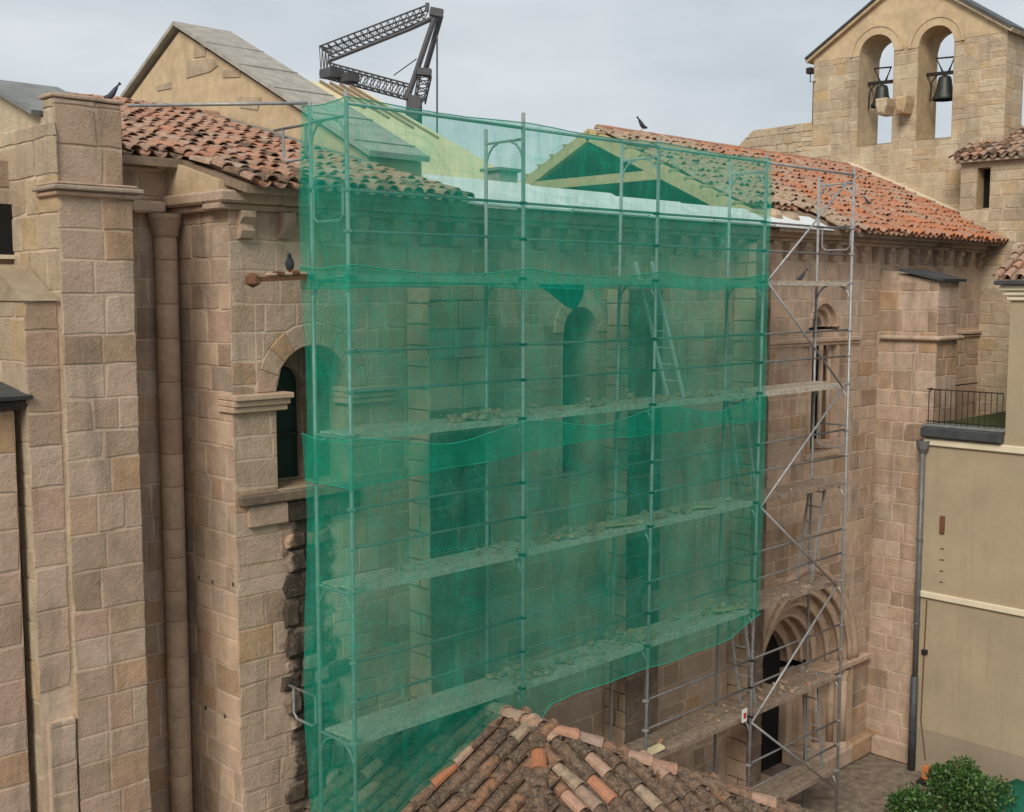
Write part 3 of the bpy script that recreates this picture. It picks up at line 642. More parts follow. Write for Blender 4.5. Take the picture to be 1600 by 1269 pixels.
# ------------------------------------------------------------------ west tiled roof
rw = thing('tiled_roof', (9, 15, RZ), 'dusty terracotta barrel tiled roof below the plastered gable', 'roof')
prX([(RE, RZ-.1), (19.75, roofz(19.75)-.1), (26, roofz(19.75)-1.9), (26, roofz(19.75)-1.8), (19.75, roofz(19.75)), (RE, RZ)], XC-.05, 11.48).obj('roof_deck', 'timber_old', rw)
prX([(YB-.35, roofz(YB-.35)-.1), (19.75, roofz(19.75)-.1), (26, roofz(19.75)-1.9), (26, roofz(19.75)-1.8), (19.75, roofz(19.75)), (YB-.35, roofz(YB-.35))], 6.3, XC-.055).obj('roof_deck', 'timber_old', rw)
cs = 1/sqrt(1+RT*RT)
def in_w(u, v):
    X = 2.6+u; Y = RE-.1+v*cs
    if X > 11.1 and Y > 14.6: return False
    if X > 11.3: return False
    if X < XC-.1 and Y < YB-.45: return False
    if X < 6.7: return False
    return Y < 20.15
def pk_w(r, u, v):
    if u < 0: return 'tile_dusty'
    if v < .5: return 'tile_lichen' if r.random() < .6 else 'tile_dusty'
    q = r.random(); return 'tile_red' if q < .30+.03*u else ('tile_lichen' if q > .95 else 'tile_dusty')
tile_roof(rw, (2.6, RE-.1, RZ-.03), XV, (0, 1, RT), 9, 8, in_w, pk_w, seed=4, jitter=1.3)
for k in range(24):
    x = 2.6+k*.37; o = bpy.data.objects.new('ridge_tile', tile_data('tile_red', [(v[0]*1.2, v[1], v[2]*1.2) for v in TV], TF, 'r')); link(o, 'ridge_tile', rw, (x, 19.75, roofz(19.75)+.06)); o.rotation_euler = (radians(3), 0, -pi/2+random.uniform(-.04, .04))
MB().beam((11.22, 14.9, roofz(14.9)+.09), (11.22, 20.3, roofz(20.3)+.09), .5, .05).obj('flashing', 'lead', rw)

# ------------------------------------------------------------------ plastered gable with grey roof
gb = thing('gabled_block', (12.1, 21, 0), 'plastered stone gable with steep pale grey roof slabs', 'building')
GX0, GX1 = 11.5, 12.68; ga = (21.1, onX(285, 36, 11.5).z); gr = (15.0, onX(579, 236, 11.5).z); gs = (ga[1]-gr[1])/(ga[0]-gr[0]); gl = (27.2, ga[1]-6.1*gs)
prX([(gr[0]+.1, Z(-.5)), (gl[0], Z(-.5)), (gl[0], gl[1]-.1), (ga[0], ga[1]-.12), (gr[0]+.1, gr[1]-.08)], GX0+.05, GX1-.02).obj('gable_wall', 'plaster_stone', gb)
for (pts) in ([(345, 110), (372, 108), (372, 120), (345, 121)], [(288, 96), (330, 90), (338, 102), (325, 112), (288, 122)], [(300, 70), (318, 68), (318, 88), (300, 90)], [(240, 135), (265, 128), (265, 138), (242, 142)], [(365, 150), (405, 152), (400, 172), (372, 168)], [(395, 195), (440, 205), (440, 225), (398, 212)]):
    q = [onX(a, b, GX0) for a, b in pts]; MB().prism([(-p.y, p.z) for p in q], (GX0+.05, 0, 0), NY, NX, -.01, .02, .006).obj('render_patch', 'stone_warm', gb)
prX([(gr[0]-.08, gr[1]-.09), (ga[0], ga[1]-.02), (ga[0], ga[1]+.06), (gr[0]-.1, gr[1]-.0)], GX0-.08, GX1).obj('roof_slab', 'grey_roof', gb)
prX([(ga[0]+.003, ga[1]-.02), (gl[0]+.1, gl[1]-.08), (gl[0]+.1, gl[1]), (ga[0]+.003, ga[1]+.06)], GX0-.08, GX1).obj('roof_slab', 'grey_roof', gb)
for k in range(5):
    y0 = gr[0]+.3+k*1.15; MB().beam((GX0-.08, y0, gr[1]+(y0-gr[0])*gs+.06), (GX1, y0, gr[1]+(y0-gr[0])*gs+.06), .04, .014).obj('sheet_lap', 'grey_roof', gb)
# cream boarded roof
cbr = thing('boarded_roof', (15, 20, Z(2)), 'cream boarded roof slope standing behind the net', 'roof')
yx = 16.9; ce = (17.0, onX(815, 287, yx).z); ct = (22.5, onX(560, 138, yx).z); csl = (ct[1]-ce[1])/(ct[0]-ce[0])
prX([(ce[0]+.2, Z(-.5)), (27.9, Z(-.5)), (27.9, ce[1]-.1), (ct[0], ct[1]-.15), (ce[0]+.2, ce[1]-.1)], GX1, yx-.1).obj('roof_core', 'plaster_stone', cbr)
n_ = 5; w_ = (yx+.1-GX1)/n_
for k in range(n_): prX([(ce[0]-.1, ce[1]-.1), (ct[0], ct[1]-.05), (ct[0], ct[1]+.01), (ce[0]-.1, ce[1]-.04)], GX1+k*w_+.02, GX1+(k+1)*w_).obj('roof_board', 'cream_board', cbr)
prX([(ct[0]+.003, ct[1]-.05), (27.9, ce[1]-.1), (27.9, ce[1]-.04), (ct[0]+.003, ct[1]+.01)], GX1+.02, yx+.1).obj('roof_board', 'cream_board', cbr)
for k in range(4):
    X = yx-.25-k*.28; MB().beam((X, ct[0]-.05, ct[1]+.03), (X, ct[0]-3.2+.5*k, ct[1]-(3.2-.5*k)*csl+.03), .05, .05).obj('counter_batten', 'timber_old', cbr)
MB().box(GX1, yx+.1, ce[0]-.16, ce[0]-.09, ce[1]-.22, ce[1]-.08).obj('fascia', 'timber_old', cbr)
vp = onY(783, 292, 16.4); vt = thing('vent_box', vp, 'small dark box vent at the low corner of the boarded roof', 'vent'); MB().box(vp.x-.25, vp.x+.25, vp.y-.2, vp.y+.2, vp.z-.9, vp.z+.28).obj('box', 'grey_roof', vt); MB().box(vp.x-.32, vp.x+.32, vp.y-.27, vp.y+.27, vp.z+.283, vp.z+.34).obj('lid', 'lead', vt)

# ------------------------------------------------------------------ stripped eaves: membrane and attic floor
mbn = thing('eaves_membrane', (15, 13, Z(1.3)), 'white roofing membrane laid along the stripped eaves', 'membrane')
x = 11.3; i = 0
while x < 21.4:
    b = min(x+random.uniform(1.6, 2.3), 21.4); e = .012*(i % 2); w = .95-.05*(x-11.3)
    prX([(12.62, Z(1.305)), (12.45, Z(1.30)+e), (12.45, Z(1.33)+e), (12.5+w, Z(1.36)+.46*w+e), (12.5+w, Z(1.32)+.46*w)], x, b+.05).obj('membrane_sheet', 'membrane', mbn); x = b; i += 1
MB().box(11.55, 19.6, 13.3, 17.2, Z(1.2), Z(1.3)).obj('attic_floor', 'timber_old', mbn)
# ------------------------------------------------------------------ east tiled roof with open timber truss
XG = 19.5; RY, RIZ = 17.3, onX(925, 205, XG).z; EY, EZ = 12.48, Z(1.32); rs = (RIZ-EZ)/(RY-EY)
re_ = thing('tiled_roof', (25, 15, EZ), 'orange barrel tiled roof running up to the bell gable', 'roof')
for s in (0, 1):
    f = (lambda y: y) if not s else (lambda y: 2*RY+.006-y)
    prX([(f(EY), EZ-.1), (f(RY), RIZ-.1), (f(RY), RIZ), (f(EY), EZ)], XG, XB+.1).obj('roof_deck', 'timber_old', re_)
cs2 = 1/sqrt(1+rs*rs)
def in_e(u, v):
    Y = EY-.1+v*cs2
    if u < 1.9 and Y < 13.4: return False
    return Y < RY-.05 and (u > 3 or random.random() > .12)
def pk_e(r, u, v):
    q = r.random()
    if u < 0: return 'tile_red'
    if u < 3.2: return 'tile_pale' if q < .6 else 'tile_dusty'
    if v < .8 and u > 4: return 'tile_orange' if q < .7 else 'tile_red'
    return 'tile_orange' if q < .18+.05*u*(1-v/7) else ('tile_dusty' if q > .75 else 'tile_red')
tile_roof(re_, (XG+.1, EY-.1, EZ-.04), XV, (0, 1, rs), XB-XG-.15, 5.6, in_e, pk_e, seed=8, jitter=1.5)
for k in range(30):
    o = bpy.data.objects.new('ridge_tile', tile_data('tile_red', [(v[0]*1.2, v[1], v[2]*1.2) for v in TV], TF, 'r')); link(o, 'ridge_tile', re_, (XG+.1+k*.37, RY, RIZ+.06)); o.rotation_euler = (radians(3), 0, -pi/2+random.uniform(-.07, .07))
for px, py in ((1205, 333), (1232, 338)):
    p = onY(px, py, 13.0); MB().lathe((p.x, p.y, p.z-.1), [(.01, .2), (.18, .15), (.24, .05), (.2, -.08)], 9).obj('loose_stone', 'rubble', re_)
MB().beam((XB-.1, EY, EZ+.14), (XB-.1, RY, RIZ+.14), .3, .1).obj('flashing', 'trim_cream', re_)
tr = thing('roof_truss', (XG, RY, Z(1.5)), 'open timber truss at the stripped end of the tiled roof', 'truss')
for s in (-1, 1):
    MB().beam((XG-.15, RY, RIZ-.12), (XG-.15, RY+s*4.4, RIZ-.12-4.4*rs), .16, .22).obj('principal_rafter', 'timber', tr)
    MB().beam((XG-.06, RY, RIZ-.0), (XG-.06, RY+s*4.5, RIZ-4.5*rs), .3, .06).obj('barge_board', 'timber', tr)
    for k in range(11): yy = RY+s*(.3+k*.4); MB().beam((XG-.28, yy, RIZ-abs(yy-RY)*rs+.06), (XG+.55, yy, RIZ-abs(yy-RY)*rs+.06), .05, .05).obj('batten_end', 'timber', tr)
MB().beam((XG-.16, RY-2.0, RIZ-.16-2*rs), (XG-.16, RY+2.0, RIZ-.16-2*rs), .12, .2).obj('collar_beam', 'timber', tr)
for k in range(5): yy = 13.7+k*.7; MB().beam((XG+.05, yy, EZ+(yy-EY)*rs+.11), (XG+2.6, yy+.1, EZ+(yy+.1-EY)*rs+.13), .07, .05).obj('loose_batten', 'timber', tr)

# ------------------------------------------------------------------ bell gable
bg_ = thing('bell_gable', (XB, 13, 0), 'stone bell gable with two arched openings and pitched coping', 'bell gable')
def bx(px, py): p = onX(px, py, XB); return (-p.y, p.z)
OB = (XB, 0, 0); bl_ = bx(1272, 92); br_ = bx(1574, 44); ap = bx(1424, -38); bbot = Z(-1)
def arch_px(pl, pr, ps, pt_, pb):
    a = bx(pl, ps); b = bx(pr, ps); t = bx((pl+pr)/2, pt_); s = bx(pl, pb); h = (b[0]-a[0])/2
    return ((a[0]+b[0])/2, h, s[1], t[1]-h, True)
bo = [arch_px(1343, 1397, 98, 54, 228), arch_px(1435, 1491, 88, 40, 219)]
TB = 1.15
sh = MB(); gtop = lambda v: bl_[1]+(ap[1]-bl_[1])*(v-bl_[0])/(ap[0]-bl_[0]) if v < ap[0] else ap[1]+(br_[1]-ap[1])*(v-ap[0])/(br_[0]-ap[0])
for xx in (XB, XB+TB): wall_sheet(sh, (xx, 0, 0), NY, NX, bl_[0], br_[0], bbot, ap[1], bo, top=gtop, brk=[ap[0]])
sh.obj('wall', 'mortar', bg_)
zi = bx(1272, 104)[1]; zr = br_[1]
# sides, head and coping
hd = [(bl_[0], bl_[1]), (br_[0], bl_[1]), (br_[0], br_[1]), ap]
def half(a, b): return (b[1]-a[1], -(b[0]-a[0]), (b[1]-a[1])*a[0]-(b[0]-a[0])*a[1])
c1 = half(ap, bl_); c2 = half(br_, ap)
if c1[0]*0+c1[1]*(-99) - c1[2] > 0: c1 = tuple(-v for v in c1)
if c2[0]*0+c2[1]*(-99) - c2[2] > 0: c2 = tuple(-v for v in c2)
ringops = [(o[0], o[1]+.28, o[3], o[3], True) for o in bo]
zmax = bo[0][3]+.02
def bmat(u, z, r): return 'stone_warm'
ashlar(bg_, OB, NY, NX, bl_[0]-.015, br_[0]+.015, bbot, zmax, ops=bo+ringops, seed=61, ch=.33, bl=(.25, .7), matfn=bmat, nmax=240, alt=.25, jit=.016, proud=.008, joint=.008)
pl_ = MB(); wall_sheet(pl_, OB, NY, NX, bl_[0]-.01, br_[0]+.01, zmax+.01, ap[1], [(o[0], o[1], zmax+.005, o[3], True) for o in bo], off=.012, top=gtop, brk=[ap[0]]); pl_.obj('render_coat', 'plaster_stone', bg_)
for o in bo:
    reveal(bg_, OB, NY, NX, o, .02, -TB-.01, 'stone_warm'); arch_band(bg_, OB, NY, NX, o[0], o[3], o[1]-.004, o[1]+.2, -.08, .03, 'plaster_stone'); arch_band(bg_, OB, NY, NX, o[0], o[3], o[1]+.204, o[1]+.28, -.05, .055, 'plaster_stone', 'hood_mould')
ys = -br_[0]; yl = -bl_[0]
MB().add([(XB, ys, bbot), (XB+TB, ys, bbot), (XB+TB, ys, br_[1]), (XB, ys, br_[1])], [(0, 1, 2, 3)]).obj('side_wall', 'mortar', bg_); MB().add([(XB, yl, bbot), (XB+TB, yl, bbot), (XB+TB, yl, bl_[1]), (XB, yl, bl_[1])], [(0, 1, 2, 3)]).obj('side_wall', 'mortar', bg_)
ashlar(bg_, (0, ys, 0), XV, NY, XB+.02, XB+TB, Z(3), br_[1], seed=62, ch=.33, mat='stone_warm', nmax=40)
for a, b in ((bl_, ap), (ap, br_)):
    d = Vector((0, -(b[0]-a[0]), b[1]-a[1])).normalized(); p = Vector((XB+TB/2, -a[0], a[1])); q = Vector((XB+TB/2, -b[0], b[1]))
    if a is bl_: p -= d*.22
    else: q += d*.22
    up = Vector((0, 0, 1)); MB().beam(p+up*.04, q+up*.04, TB+.3, .1).obj('coping', 'stone_warm', bg_); MB().beam(p+up*.115, q+up*.115, TB+.42, .05).obj('coping_slab', 'lead_dark', bg_)
for px, py in ((1390, 168), (1420, 165)):
    p = onX(px, py, XB); MB().prism([(-p.y-.17, p.z+.2), (-p.y+.17, p.z+.2), (-p.y+.17, p.z), (-p.y+.1, p.z-.25), (-p.y-.1, p.z-.25), (-p.y-.17, p.z)], OB, NY, NX, 0, .55, .06).obj('bracket', 'stone_warm', bg_)
# shoulder wall towards the ridge
sw = thing('shoulder_wall', (XB, 18, 0), 'rough rubble wall stepping down from the left of the bell gable', 'wall')
s0 = bx(1145, 238); s1 = bx(1176, 204); s2 = bx(1272, 190)
MB().prism([(s0[0], bbot), (s2[0], bbot), (s2[0], s2[1]), s1, s0], OB, NY, NX, -.7, -.012, 0).obj('core', 'mortar', sw)
k1 = half(s0, s1); k1 = tuple(-v for v in k1) if k1[1]*(-99)-k1[2] > 0 else k1; k2 = half(s1, s2); k2 = tuple(-v for v in k2) if k2[1]*(-99)-k2[2] > 0 else k2
ashlar(sw, (XB-.01, 0, 0), NY, NX, s0[0], s2[0]-.03, Z(2), s2[1]+.4, clips=[k1, k2], seed=63, ch=.26, bl=(.2, .5), mat='stone_warm', jit=.02, nmax=120, alt=.2)
# bells
def bell(px, py, w, tilt, label, open_):
    o = bo[open_]; p = onX(px, py, XB+.55); t = thing('bell', p, label, 'bell', 'bells in the bell gable'); s = w/.62
    prof = [(.30, -.36), (.31, -.33), (.25, -.22), (.20, -.05), (.175, .14), (.15, .22), (.06, .26), (.0, .265)]
    b = MB().lathe(p, [(r*s, z*s) for r, z in prof]+[], 20); b.lathe(p, [(r*s*.9, z*s-.01) for r, z in prof], 20).obj('bell_body', 'bronze', t, True)
    MB().tube([p+Vector((0, -.04, -.05)), p+Vector((0, 0, -.4*s))], [.012, .035], 8).obj('clapper', 'iron', t)
    hw = o[1]+.04; yc = -o[0]; zt = p.z+.30*s
    MB().beam((p.x, yc-hw, zt), (p.x, yc+hw, zt+.04), .1, .09).obj('headstock', 'iron', t)
    yk = MB(); yk.tube([(p.x, p.y-.1, zt+.04), (p.x, p.y-.26, zt+.42), (p.x, p.y+.26, zt+.45), (p.x, p.y+.06, zt+.04)], .035, 6); yk.obj('yoke', 'iron', t)
    MB().tube([(p.x, p.y+.22, zt), (p.x-.05, p.y+.36, zt-.2), (p.x-.05, p.y+.38, p.z-.4)], .025, 6).obj('ringing_lever', 'iron', t)
bell(1378, 147, .62, 0, 'dark bronze bell hanging in the opening next to the floodlight', 0); bell(1476, 134, .66, 0, 'dark bronze bell in the opening next to the gable end with side wall', 1)
fp = onX(1272, 114, XB-.05); fl = thing('floodlight', fp, 'small dark floodlight on a bracket at the bell gable edge', 'floodlight')
MB().box(fp.x-.12, fp.x+.08, fp.y+.03, fp.y+.2, fp.z-.02, fp.z+.16, .02).obj('lamp_housing', 'iron', fl); MB().tube([(fp.x, fp.y+.12, fp.z-.02), (fp.x, fp.y+.12, fp.z-.25), (fp.x, fp.y-.05, fp.z-.25)], .015, 6).obj('bracket', 'iron', fl); MB().tube([(fp.x, fp.y+.02, fp.z-.25), (fp.x, fp.y+.02, fp.z-1.5)], .01, 5).obj('cable', 'iron', fl)
# stair house beside the bell gable
XH = XB-.9; st = thing('stair_house', (XH, 11.5, 0), 'small stone stair house with tiled eave and narrow window slit', 'building')
h0 = onX(1502, 256, XH); hw_ = (1.0); ysl = onX(1537, 290, XH); slit = (-ysl.y, .17, onX(1537, 325, XH).z, onX(1537, 262, XH).z, False)
sh = MB(); wall_sheet(sh, (XH+.004, 0, 0), NY, NX, -h0.y, -h0.y+6, 0, h0.z, [slit]); sh.obj('wall', 'mortar', st)
ashlar(st, (XH, 0, 0), NY, NX, -h0.y, -h0.y+4, 0, h0.z, ops=[slit], seed=64, ch=.32, bl=(.25, .65), mat='stone_warm', nmax=140, jit=.015)
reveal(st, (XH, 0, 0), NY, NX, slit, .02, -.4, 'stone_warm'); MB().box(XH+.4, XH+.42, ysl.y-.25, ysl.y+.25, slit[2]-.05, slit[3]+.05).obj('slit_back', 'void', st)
MB().add([(XH, h0.y, 0), (XB, h0.y, 0), (XB, h0.y, h0.z), (XH, h0.y, h0.z)], [(0, 1, 2, 3)]).obj('wall', 'mortar', st)
MB().box(XH-.2, XB+1.5, h0.y-4, h0.y+.06, h0.z+.002, h0.z+.06).obj('eave_slab', 'stone_warm', st)
tile_roof(st, (XH-.28, h0.y+.1, h0.z+.05), NY, (1, 0, .4), 3.8, 2.2, lambda u, v: True, lambda r, u, v: 'tile_dusty' if r.random() < .6 else 'tile_lichen', seed=9, nmax=120)
MB().add([(XH-.2, h0.y+.06, h0.z+.07), (XH-.2, h0.y-4, h0.z+.07), (XB+1.5, h0.y-4, h0.z+1.0), (XB+1.5, h0.y+.06, h0.z+1.0)], [(0, 1, 2, 3)]).obj('roof_deck', 'timber_old', st)

# ------------------------------------------------------------------ east buttress with lead cap
eb = thing('east_buttress', (25, 12.3, 0), 'deep ashlar buttress with dark lead cap beside the cream house', 'buttress')
EX0, EX1, EYF = 24.45, 25.45, 11.6; ze = onX(1465, 440, EX0).z
MB().box(EX0+.004, EX1-.004, EYF+.004, YW, 0, ze).obj('core', 'mortar', eb)
ashlar(eb, (EX0, 0, 0), NY, NX, -YW, -EYF, 0, ze+.0, seed=71, ch=.40, bl=(.3, .6), nmax=200, alt=.1); ashlar(eb, (0, EYF, 0), XV, NY, EX0-.018, EX1+.018, 0, ze, seed=72, ch=.40, bl=(.35, .6), nmax=60)
prX([(EYF, ze+.001), (YW, ze+.001), (YW, ze+.28)], EX0+.001, EX1).obj('cap_wall', 'stone', eb)
prX([(EYF-.12, ze+.0), (12.5, ze+.24), (12.5, ze+.30), (EYF-.14, ze+.06)], EX0-.1, EX1+.1).obj('lead_cap', 'lead_dark', eb)
zz = Z(-.92); MB().box(EX0-.12, EX1+.12, EYF-.12, YW-.1, zz-.1, zz, .03).obj('string_course', 'stone', eb); MB().box(EX0-.18, EX1, EYF-.1, YW-.25, 0, .5, .06).obj('plinth', 'stone', eb)

# ------------------------------------------------------------------ cream house
YX = 24.22; ho = thing('cream_house', (27, 8, 0), 'plain cream rendered house with pale ledges and flat terrace', 'house')
yh = onX(1443, 800, YX).y; zt_ = onX(1448, 684, YX).z; zl = onX(1439, 922, YX).z; yt = onX(1577, 500, YX).y; zp_ = onX(1430, 1135, YX).z
MB().box(YX, 30, 2, yh, zp_, zt_+.2).obj('wall', 'render_yellow', ho); MB().box(YX-.012, 30, 2, yh, 0, zp_-.002).obj('plinth', 'render_base', ho)
MB().box(YX-.07, YX+.1, 2, yh+.02, zt_-.16, zt_, .02).obj('ledge', 'trim_cream', ho); MB().box(YX-.07, YX+.1, 2, yh+.0, zl-.14, zl, .015).obj('ledge', 'trim_cream', ho)
MB().box(YX-.18, YX+.3, yt, yh+.05, zt_+.03, zt_+.26, .03).obj('gutter', 'lead_dark', ho); MB().box(YX-.1, YX+.28, yt-.01, yh+.03, zt_+.262, zt_+.32, .01).obj('kerb', 'lead', ho)
MB().box(YX+.3, 29, yt, yh-.05, zt_+.2, zt_+.3).obj('terrace_floor', 'moss', ho)
zc = onX(1577, 470, YX).z
MB().box(YX+.02, 30, 2, yt-.003, zt_+.2, zc).obj('upper_wall', 'render_yellow', ho)
for (d, a, b) in ((.05, 0, .1), (.1, .102, .2), (.16, .202, .32)): MB().box(YX-d, YX+.4, 2, yt+d, zc+a, zc+b, .02).obj('cornice', 'trim_cream', ho)
MB().box(YX-.28, YX+.4, 2, yt+.24, zc+.325, zc+.42, .02).obj('eave_gutter', 'lead_dark', ho)
tile_roof(ho, (YX-.28, yt+.18, zc+.42), NY, (1, 0, .5), 4, 2.5, lambda u, v: True, lambda r, u, v: 'tile_dusty', seed=10, nmax=60)
MB().add([(YX-.25, 2, zc+.43), (YX-.25, yt+.2, zc+.43), (YX+4, yt+.2, zc+2.4), (YX+4, 2, zc+2.4)], [(0, 1, 2, 3)]).obj('roof_deck', 'timber_old', ho)
a_ = onX(1473, 820, YX); MB().box(YX-.05, YX-.003, a_.y-.05, a_.y+.05, a_.z-.2, a_.z+.2, .015).obj('wall_anchor', 'rust', ho)
for dz in (.55, .8, 1.05, 1.3): MB().box(YX-.008, YX-.002, a_.y-.05, a_.y+.03, a_.z-dz, a_.z-dz+.03).obj('render_scar', 'rust', ho)
dpipe = thing('drainpipe', (YX-.1, yh+.02, 0), 'grey drainpipe in the corner between buttress and cream house', 'drainpipe')
MB().tube([(YX-.1, yh+.02, 2.0), (YX-.1, yh+.02, zt_-.3)], .06, 10).obj('pipe', 'pipe_grey', dpipe, True); MB().tube([(YX-.12, yh+.02, .05), (YX-.12, yh+.02, 2.2)], .085, 10).obj('lower_pipe', 'lead_dark', dpipe, True)
MB().lathe((YX-.1, yh+.02, zt_-.35), [(.06, 0), (.13, .12), (.15, .3)], 10).obj('hopper', 'pipe_grey', dpipe)
for z in (1.5, 3.4, 5.3): MB().lathe((YX-.1, yh+.02, z), [(.075, 0), (.075, .05)], 10).obj('clip', 'pipe_grey', dpipe)
cb_ = thing('wall_cable', (YX-.02, yh-.25, 3), 'thin cable with small junction box down the cream house', 'cable'); q = onX(1446, 1018, YX); MB().tube([(YX-.02, q.y, zl-.2), (YX-.02, q.y+.02, q.z), (YX-.02, q.y+.04, 1.2), (YX-.02, q.y-.1, .3)], .014, 5).obj('cable', 'rust', cb_); MB().box(YX-.08, YX, q.y-.06, q.y+.06, q.z-.05, q.z+.05, .01).obj('junction_box', 'iron', cb_)
rl = thing('iron_railing', (YX, 11, zt_+.3), 'thin dark iron railing along the mossy terrace edge', 'railing')
ry0, ry1 = yt+.05, yh+.0; k = 0
for zz_ in (.08, .78): MB().beam((YX-.02, ry0, zt_+.3+zz_), (YX-.02, ry1, zt_+.3+zz_), .025, .025).obj('rail', 'iron', rl)
y = ry0
while y < ry1: MB().tube([(YX-.02, y, zt_+.3), (YX-.02, y, zt_+1.09)], .010, 5).obj('baluster', 'iron', rl); y += .125
MB().beam((YX-.02, ry1, zt_+1.08), (YX+2.5, ry1, zt_+1.08), .025, .025).obj('rail', 'iron', rl)
# ------------------------------------------------------------------ SCAFFOLD
SX = [8.5+3.02*i for i in range(5)]; SYO, SYI = 11.54, 12.3
LV = [Z(.22-1.975*k) for k in range(6)]       # deck heights
ZTOPS = Z(2.42)
sf = thing('scaffold', (14.5, 11.9, 0), 'galvanised frame scaffold with steel decks standing along the church wall', 'scaffold')
PAV = lambda x: x < 13                          # these legs stand on the pavilion roof
LE = (0, 0, -.22, -.2, 0)                       # feet of two frames stand off plumb
def sxz(i, z): return SX[i]+LE[i]*(1-z/ZTOPS)
for i, x in enumerate(SX):
    for y in (SYO, SYI):
        lean = LE[i]; zb = 0.0
        MB().tube([(SX[i]+lean, y, zb), (SX[i], y, ZTOPS-(0 if y == SYO else .12)+random.uniform(0, .12))], .028, 8).obj('standard', 'galv', sf, True)
    for zl_ in LV + [Z(2.19)]:
        fr = MB(); zz = zl_-.04; x = sxz(i, zz)
        fr.tube([(x, SYO, zz), (x, SYI, zz)], .022, 6)
        for y, s in ((SYO, 1), (SYI, -1)): fr.tube([(x, y, zz-.3), (x, y+s*.06, zz-.15), (x, y+s*.14, zz-.06), (x, y+s*.28, zz)], .016, 6)
        fr.obj('frame_head', 'galv', sf)
for i in range(4):
    a, b = SX[i], SX[i+1]
    for k, zl_ in enumerate(LV):
        if k == 5 and i < 3: continue
        a, b = sxz(i, zl_), sxz(i+1, zl_)
        if k == 4 and i < 2: continue
        for j in range(2):
            y0 = SYO+.06+j*.335; d = random.uniform(-.012, .012)
            pk = MB().box(a+.04, b-.04, y0, y0+.32, zl_-.012+d, zl_+.012+d)
            pk.box(a+.04, b-.04, y0-.001, y0+.015, zl_-.07+d, zl_-.013+d); pk.box(a+.04, b-.04, y0+.305, y0+.321, zl_-.07+d, zl_-.013+d); pk.obj('deck_plank', 'deck_wood' if (i == 3 and k > 1) or k > 3 else 'deck', sf)
        for xx in (a, b):
            for h in (.0, .55, 1.05): MB().box(xx-.036, xx+.036, SYO-.034, SYO+.055, zl_+h-.024, zl_+h+.024, .01).obj('coupler', 'galv', sf)
        for h in (.55, 1.05): MB().tube([(a, SYO+.035, zl_+h), (b, SYO+.035, zl_+h+random.uniform(-.015, .015))], .02, 7).obj('guard_rail', 'galv_dark', sf, True)
    a, b = SX[i], SX[i+1]
    MB().tube([(a-.0, SYO, ZTOPS-.12), (b, SYO, ZTOPS-.12)], .024, 7).obj('top_rail', 'galv', sf, True)
zig = [onY(1321, 283, SYO), onY(1194, 440, SYO), onY(1313, 606, SYO), onY(1184, 792, SYO), onY(1303, 915, SYO), onY(1170, 1128, SYO), onY(1298, 1228, SYO)]
for p, q in zip(zig[:-1], zig[1:]): MB().tube([(p.x, SYO-.06, p.z), (q.x, SYO-.06, q.z)], .021, 7).obj('diagonal_brace', 'galv', sf, True)
def uguard(a, b, c, z1):                        # bent guard hoop at a bay end
    a, b = Vector(a), Vector(b); dz = Vector((0, 0, -z1)); r = .08; h = (b-a).normalized()
    MB().tube([a-h*c, a, b], .018, 6).obj('end_rail', 'galv_dark', sf); MB().tube([a+h*.1, a+h*.1+dz*.85, a+h*.18+dz, b-h*.12+dz, b-h*.04+dz*.85, b-h*.04], .018, 6).obj('end_guard', 'galv', sf)
uguard((8.46, 12.95, LV[3]+.43), (8.46, SYI, LV[3]+.43), .1, .42)
uguard((8.46, 12.95, Z(2.12)), (8.46, SYI, Z(2.12)), .1, .42)
uguard((8.46, SYI, LV[0]+1.1), (8.46, SYO, LV[0]+1.1), 0, .42)
uguard((SX[4], SYI, LV[2]+1.15), (SX[4], SYO, LV[2]+1.15), 0, .45); uguard((SX[4], SYI, LV[0]+1.1), (SX[4], SYO, LV[0]+1.1), 0, .45)
p = onX(200, 163, 8.0); q = Vector((8.46, SYI, Z(2.33))); a = onY(200, 165, 14.0)
MB().tube([a, (8.46, SYI, onX(470, 163, 8.46).z)], .022, 7).obj('tie_tube', 'galv', sf, True)
p = onY(1163, 1118, SYO-.05); MB().box(p.x-.07, p.x+.07, SYO-.06, SYO-.045, p.z-.12, p.z+.12).obj('notice_plate', 'sticker', sf); MB().box(p.x-.04, p.x+.04, SYO-.068, SYO-.062, p.z-.05, p.z+.05).obj('notice_mark', 'red_mark', sf)
# timber beam sticking out with rubble
wb = thing('rusty_bracket', (8, 12.4, LV[0]), 'rusty iron bracket sticking out from the scaffold deck', 'bracket')
p = onY(395, 437, 12.3); q = Vector((8.5, 12.3, LV[0]-.0)); MB().beam(p, q, .07, .06).obj('bar', 'rust', wb); MB().lathe(p-Vector((0, 0, .08)), [(.0, -.02), (.1, .03), (.09, .12), (.0, .17)], 7).obj('flange', 'rust', wb)
for k in range(5): v = p.lerp(q, .3+.13*k); MB().box(v.x-.06, v.x+.05, v.y-.05, v.y+.05, v.z+.032, v.z+.07+.02*(k % 2), .012).obj('mortar_lump', 'rust' if k % 2 else 'rubble', wb)
